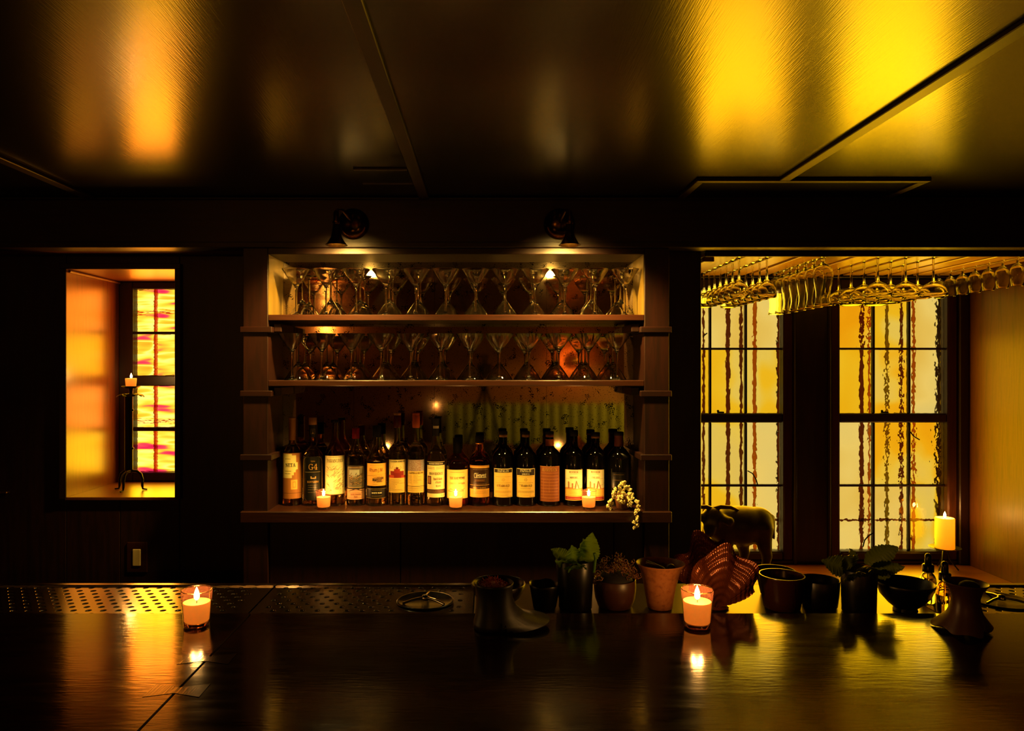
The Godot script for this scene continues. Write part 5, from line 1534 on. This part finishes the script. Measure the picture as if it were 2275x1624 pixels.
# ---------------------------------------------------------------- on the bay sill and in the recess
func build_sill_things() -> void:
	var z := 3.215
	var t := thing("bull_figurine", "dark carved bull statuette standing on the bay sill", "statuette", Vector3((1640.0 - MID.x) * z / FOCAL, SILL, -z))
	t.scale = Vector3(1.07, 1.07, 0.85)
	var b := [
		[Vector3(0.082, 0.205, 0), Vector3(0.02, 0.190, 0), 0.064, 0.080],
		[Vector3(0.02, 0.190, 0), Vector3(-0.075, 0.198, 0), 0.080, 0.072],
		[Vector3(-0.070, 0.215, 0.0), Vector3(-0.120, 0.228, 0.040), 0.058, 0.040],
		[Vector3(-0.115, 0.238, 0.045), Vector3(-0.138, 0.196, 0.085), 0.036, 0.024],
		[Vector3(-0.138, 0.196, 0.085), Vector3(-0.142, 0.180, 0.096), 0.025, 0.020],
		[Vector3(-0.096, 0.236, 0.062), Vector3(-0.060, 0.222, 0.088), 0.010, 0.020],
		[Vector3(-0.140, 0.248, 0.050), Vector3(-0.172, 0.236, 0.070), 0.010, 0.016]]
	for s in [-1.0, 1.0]:
		var dx := 0.012 if s > 0 else -0.058
		b.append([Vector3(0.090 + dx * 0.3, 0.185, 0.036 * s), Vector3(0.086 + dx, 0.112, 0.040 * s), 0.042, 0.026])
		b.append([Vector3(0.086 + dx, 0.112, 0.040 * s), Vector3(0.096 + dx, 0.072, 0.040 * s), 0.024, 0.018])
		b.append([Vector3(0.096 + dx, 0.072, 0.040 * s), Vector3(0.088 + dx, 0.022, 0.040 * s), 0.017, 0.016])
		b.append([Vector3(0.088 + dx, 0.018, 0.040 * s), Vector3(0.080 + dx, 0.014, 0.042 * s), 0.016, 0.016])
		b.append([Vector3(-0.068 + dx * 0.3, 0.165, 0.034 * s), Vector3(-0.062 + dx * 0.4, 0.095, 0.036 * s), 0.036, 0.021])
		b.append([Vector3(-0.062 + dx * 0.4, 0.095, 0.036 * s), Vector3(-0.064 + dx * 0.4, 0.020, 0.036 * s), 0.019, 0.016])
		b.append([Vector3(-0.064 + dx * 0.4, 0.018, 0.036 * s), Vector3(-0.074 + dx * 0.4, 0.014, 0.038 * s), 0.016, 0.016])
	b.append([Vector3(0.142, 0.225, 0), Vector3(0.148, 0.14, 0), 0.009, 0.007])
	part("body", blob(b, 0.0065, 0.0065), mat(Color(0.11, 0.055, 0.03), 0.42), t)
	for s in [-1.0, 1.0]:
		var h := Vector3(-0.118, 0.266, 0.045)
		part("horn", tube(Shape.new(), [h, h + Vector3(0.03 * s, 0.012, 0.014), h + Vector3(0.07 * s, 0.010, 0.012), h + Vector3(0.105 * s, -0.004, -0.006), h + Vector3(0.125 * s, -0.010, -0.020)], [0.010, 0.0095, 0.008, 0.005, 0.002], 8), mat(Color(0.20, 0.12, 0.06), 0.35), t)
	# pillar candle on an iron stand
	z = 3.245
	t = thing("candle_stand", "thin iron candle stand with a round plate in the bay corner", "candle stand", Vector3((2099.0 - MID.x) * z / FOCAL, SILL, -z))
	var ph := (1262.0 - 1216.0) * z / FOCAL
	part("plate", lathe(Shape.new(), [Vector2(0, ph), Vector2(0.045, ph), Vector2(0.064, ph + 0.006), Vector2(0.065, ph + 0.008), Vector2(0.045, ph + 0.003), Vector2(0, ph + 0.003)], 32), M.iron, t)
	for k in 3:
		var a := k * TAU / 3 + 0.5
		part("leg", tube(Shape.new(), [Vector3(cos(a) * 0.008, ph, sin(a) * 0.008), Vector3(cos(a) * 0.02, ph * 0.5, sin(a) * 0.02), Vector3(cos(a) * 0.052, 0.003, sin(a) * 0.052)], 0.003, 6), M.iron, t)
	var c := thing("pillar_candle", "cream pillar candle burning on the iron stand by the window", "candle", t.position + Vector3(0, ph + 0.0033, 0))
	var ch := 0.137
	part("wax", lathe(Shape.new(), [Vector2(0, 0), Vector2(0.0385, 0), Vector2(0.0395, 0.002), Vector2(0.0395, ch - 0.003), Vector2(0.037, ch), Vector2(0.030, ch - 0.002), Vector2(0.012, ch - 0.006), Vector2(0, ch - 0.007)], 36), M.pillar_wax, c)
	part("wick", tube(Shape.new(), [Vector3(0, ch - 0.008, 0), Vector3(0, ch + 0.003, 0)], 0.001, 6), M.wick, c)
	part("flame", flame_shape(0.030, 0.006), M.flame, c, Vector3(0, ch - 0.001, 0))
	omni(Vector3(0, ch + 0.014, 0), Color(1.0, 0.70, 0.34), 0.03, 0.005, c, "flame_light")
	# iron candlestick in the left recess
	z = 3.03
	t = thing("candlestick", "tall black iron candlestick with leaf collar and three feet in the recess", "candlestick", Vector3((291.0 - MID.x) * z / FOCAL, 1.0925, -z))
	var H := 0.405
	part("shaft", tube(Shape.new(), [Vector3(0, 0.075, 0), Vector3(0, H, 0)], 0.0075, 10), M.iron, t)
	part("sleeve", tube(Shape.new(), [Vector3(-0.012, 0.08, -0.004), Vector3(-0.012, H - 0.012, -0.004)], 0.016, 12), M.iron, t)
	for y in [0.175, 0.335]:
		var k2 := Shape.new()
		ball(k2, Vector3(0.006, y, 0.004), Vector3(0.009, 0.006, 0.009), 6, 8)
		part("knot", k2, M.iron, t)
	part("pan", lathe(Shape.new(), [Vector2(0, H + 0.022), Vector2(0.026, H + 0.022), Vector2(0.036, H + 0.029), Vector2(0.037, H + 0.031), Vector2(0.026, H + 0.026), Vector2(0, H + 0.026)], 28), M.iron, t)
	part("neck", tube(Shape.new(), [Vector3(0, H, 0), Vector3(0, H + 0.023, 0)], [0.007, 0.010], 10), M.iron, t)
	for k in 5:
		var l := part("collar_leaf", leaf_shape(0.066, 0.021, 0.3, 1.9, 0.0), M.iron, t, Vector3(0, H - 0.012, 0))
		l.rotation = Vector3(0, k * TAU / 5 + 0.3, 0)
		l.rotate_object_local(Vector3.RIGHT, 0.7)
	for k in 3:
		var a: float = [0.0, PI, PI / 2][k] + 0.12
		var e := Vector3(cos(a), 0, sin(a))
		part("foot", tube(Shape.new(), [Vector3(0, 0.080, 0), e * 0.028 + Vector3(0, 0.079, 0), e * 0.044 + Vector3(0, 0.066, 0), e * 0.051 + Vector3(0, 0.045, 0), e * 0.051 + Vector3(0, 0.018, 0), e * 0.054 + Vector3(0, 0.005, 0), e * 0.072 + Vector3(0, 0.003, 0)], [0.0055, 0.006, 0.006, 0.0058, 0.0052, 0.004, 0.003], 8), M.iron, t)
	c = thing("stub_candle", "short white candle burning on the iron candlestick", "candle", t.position + Vector3(0, H + 0.0263, 0))
	part("wax", lathe(Shape.new(), [Vector2(0, 0), Vector2(0.0195, 0), Vector2(0.0225, 0.036), Vector2(0.021, 0.038), Vector2(0.012, 0.0355), Vector2(0, 0.034)], 24), M.pillar_wax, c)
	part("wick", tube(Shape.new(), [Vector3(0, 0.033, 0), Vector3(0, 0.041, 0)], 0.0008, 6), M.wick, c)
	part("flame", flame_shape(0.022, 0.0046), M.flame, c, Vector3(0.001, 0.038, 0))
	omni(Vector3(0, 0.049, 0), Color(1.0, 0.74, 0.40), 0.03, 0.004, c, "flame_light")

func build_small_things() -> void:
	var z := 2.868
	var t := thing("light_switch", "cream rocker switch on a dark wooden plate below the recess", "switch", Vector3((305.0 - MID.x) * z / FOCAL, EYE + (MID.y - 1238.0) * z / FOCAL, -z))
	part("plate", box(Shape.new(), Vector3.ZERO, Vector3(0.082, 0.120, 0.008), 0.003), M.shelf_wood, t)
	part("rocker", box(Shape.new(), Vector3(0, 0.0, 0.005), Vector3(0.031, 0.066, 0.006), 0.002), mat(Color(0.80, 0.72, 0.50), 0.4), t)
	t = thing("wall_hook", "small bright brass hook on the wall at the far left edge", "hook", at(6, 1094, 2.87))
	part("pin", tube(Shape.new(), [Vector3(-0.035, 0, 0.004), Vector3(0.016, 0, 0.004)], 0.004, 8), M.bright_brass, t)
	part("tip", ball(Shape.new(), Vector3(0.018, 0, 0.006), Vector3(0.006, 0.005, 0.006), 6, 10), M.bright_brass, t)
	# the camera on its tripod just behind the eye point, which the niche mirror shows
	t = thing("tripod_camera", "black camera on a tripod, seen small in the niche mirror", "camera", Vector3(-0.012, 0, 0.09))
	part("body", box(Shape.new(), Vector3(0, 1.6, 0), Vector3(0.13, 0.085, 0.05), 0.008), M.black, t)
	part("finder", box(Shape.new(), Vector3(0, 1.66, 0), Vector3(0.045, 0.04, 0.04), 0.006), M.black, t)
	part("flash_shoe", box(Shape.new(), Vector3(0, 1.70, 0), Vector3(0.06, 0.03, 0.03), 0.004), M.black, t)
	part("lens", tube(Shape.new(), [Vector3(0, 1.6, -0.02), Vector3(0, 1.6, -0.062)], 0.035, 20), M.black, t)
	part("head", box(Shape.new(), Vector3(0, 1.53, 0), Vector3(0.06, 0.06, 0.06), 0.008), M.black, t)
	for k in 3:
		var a := k * TAU / 3 + PI / 6
		part("leg", tube(Shape.new(), [Vector3(0, 1.51, 0), Vector3(cos(a) * 0.45, 0.005, sin(a) * 0.45)], 0.012, 8), M.black, t)
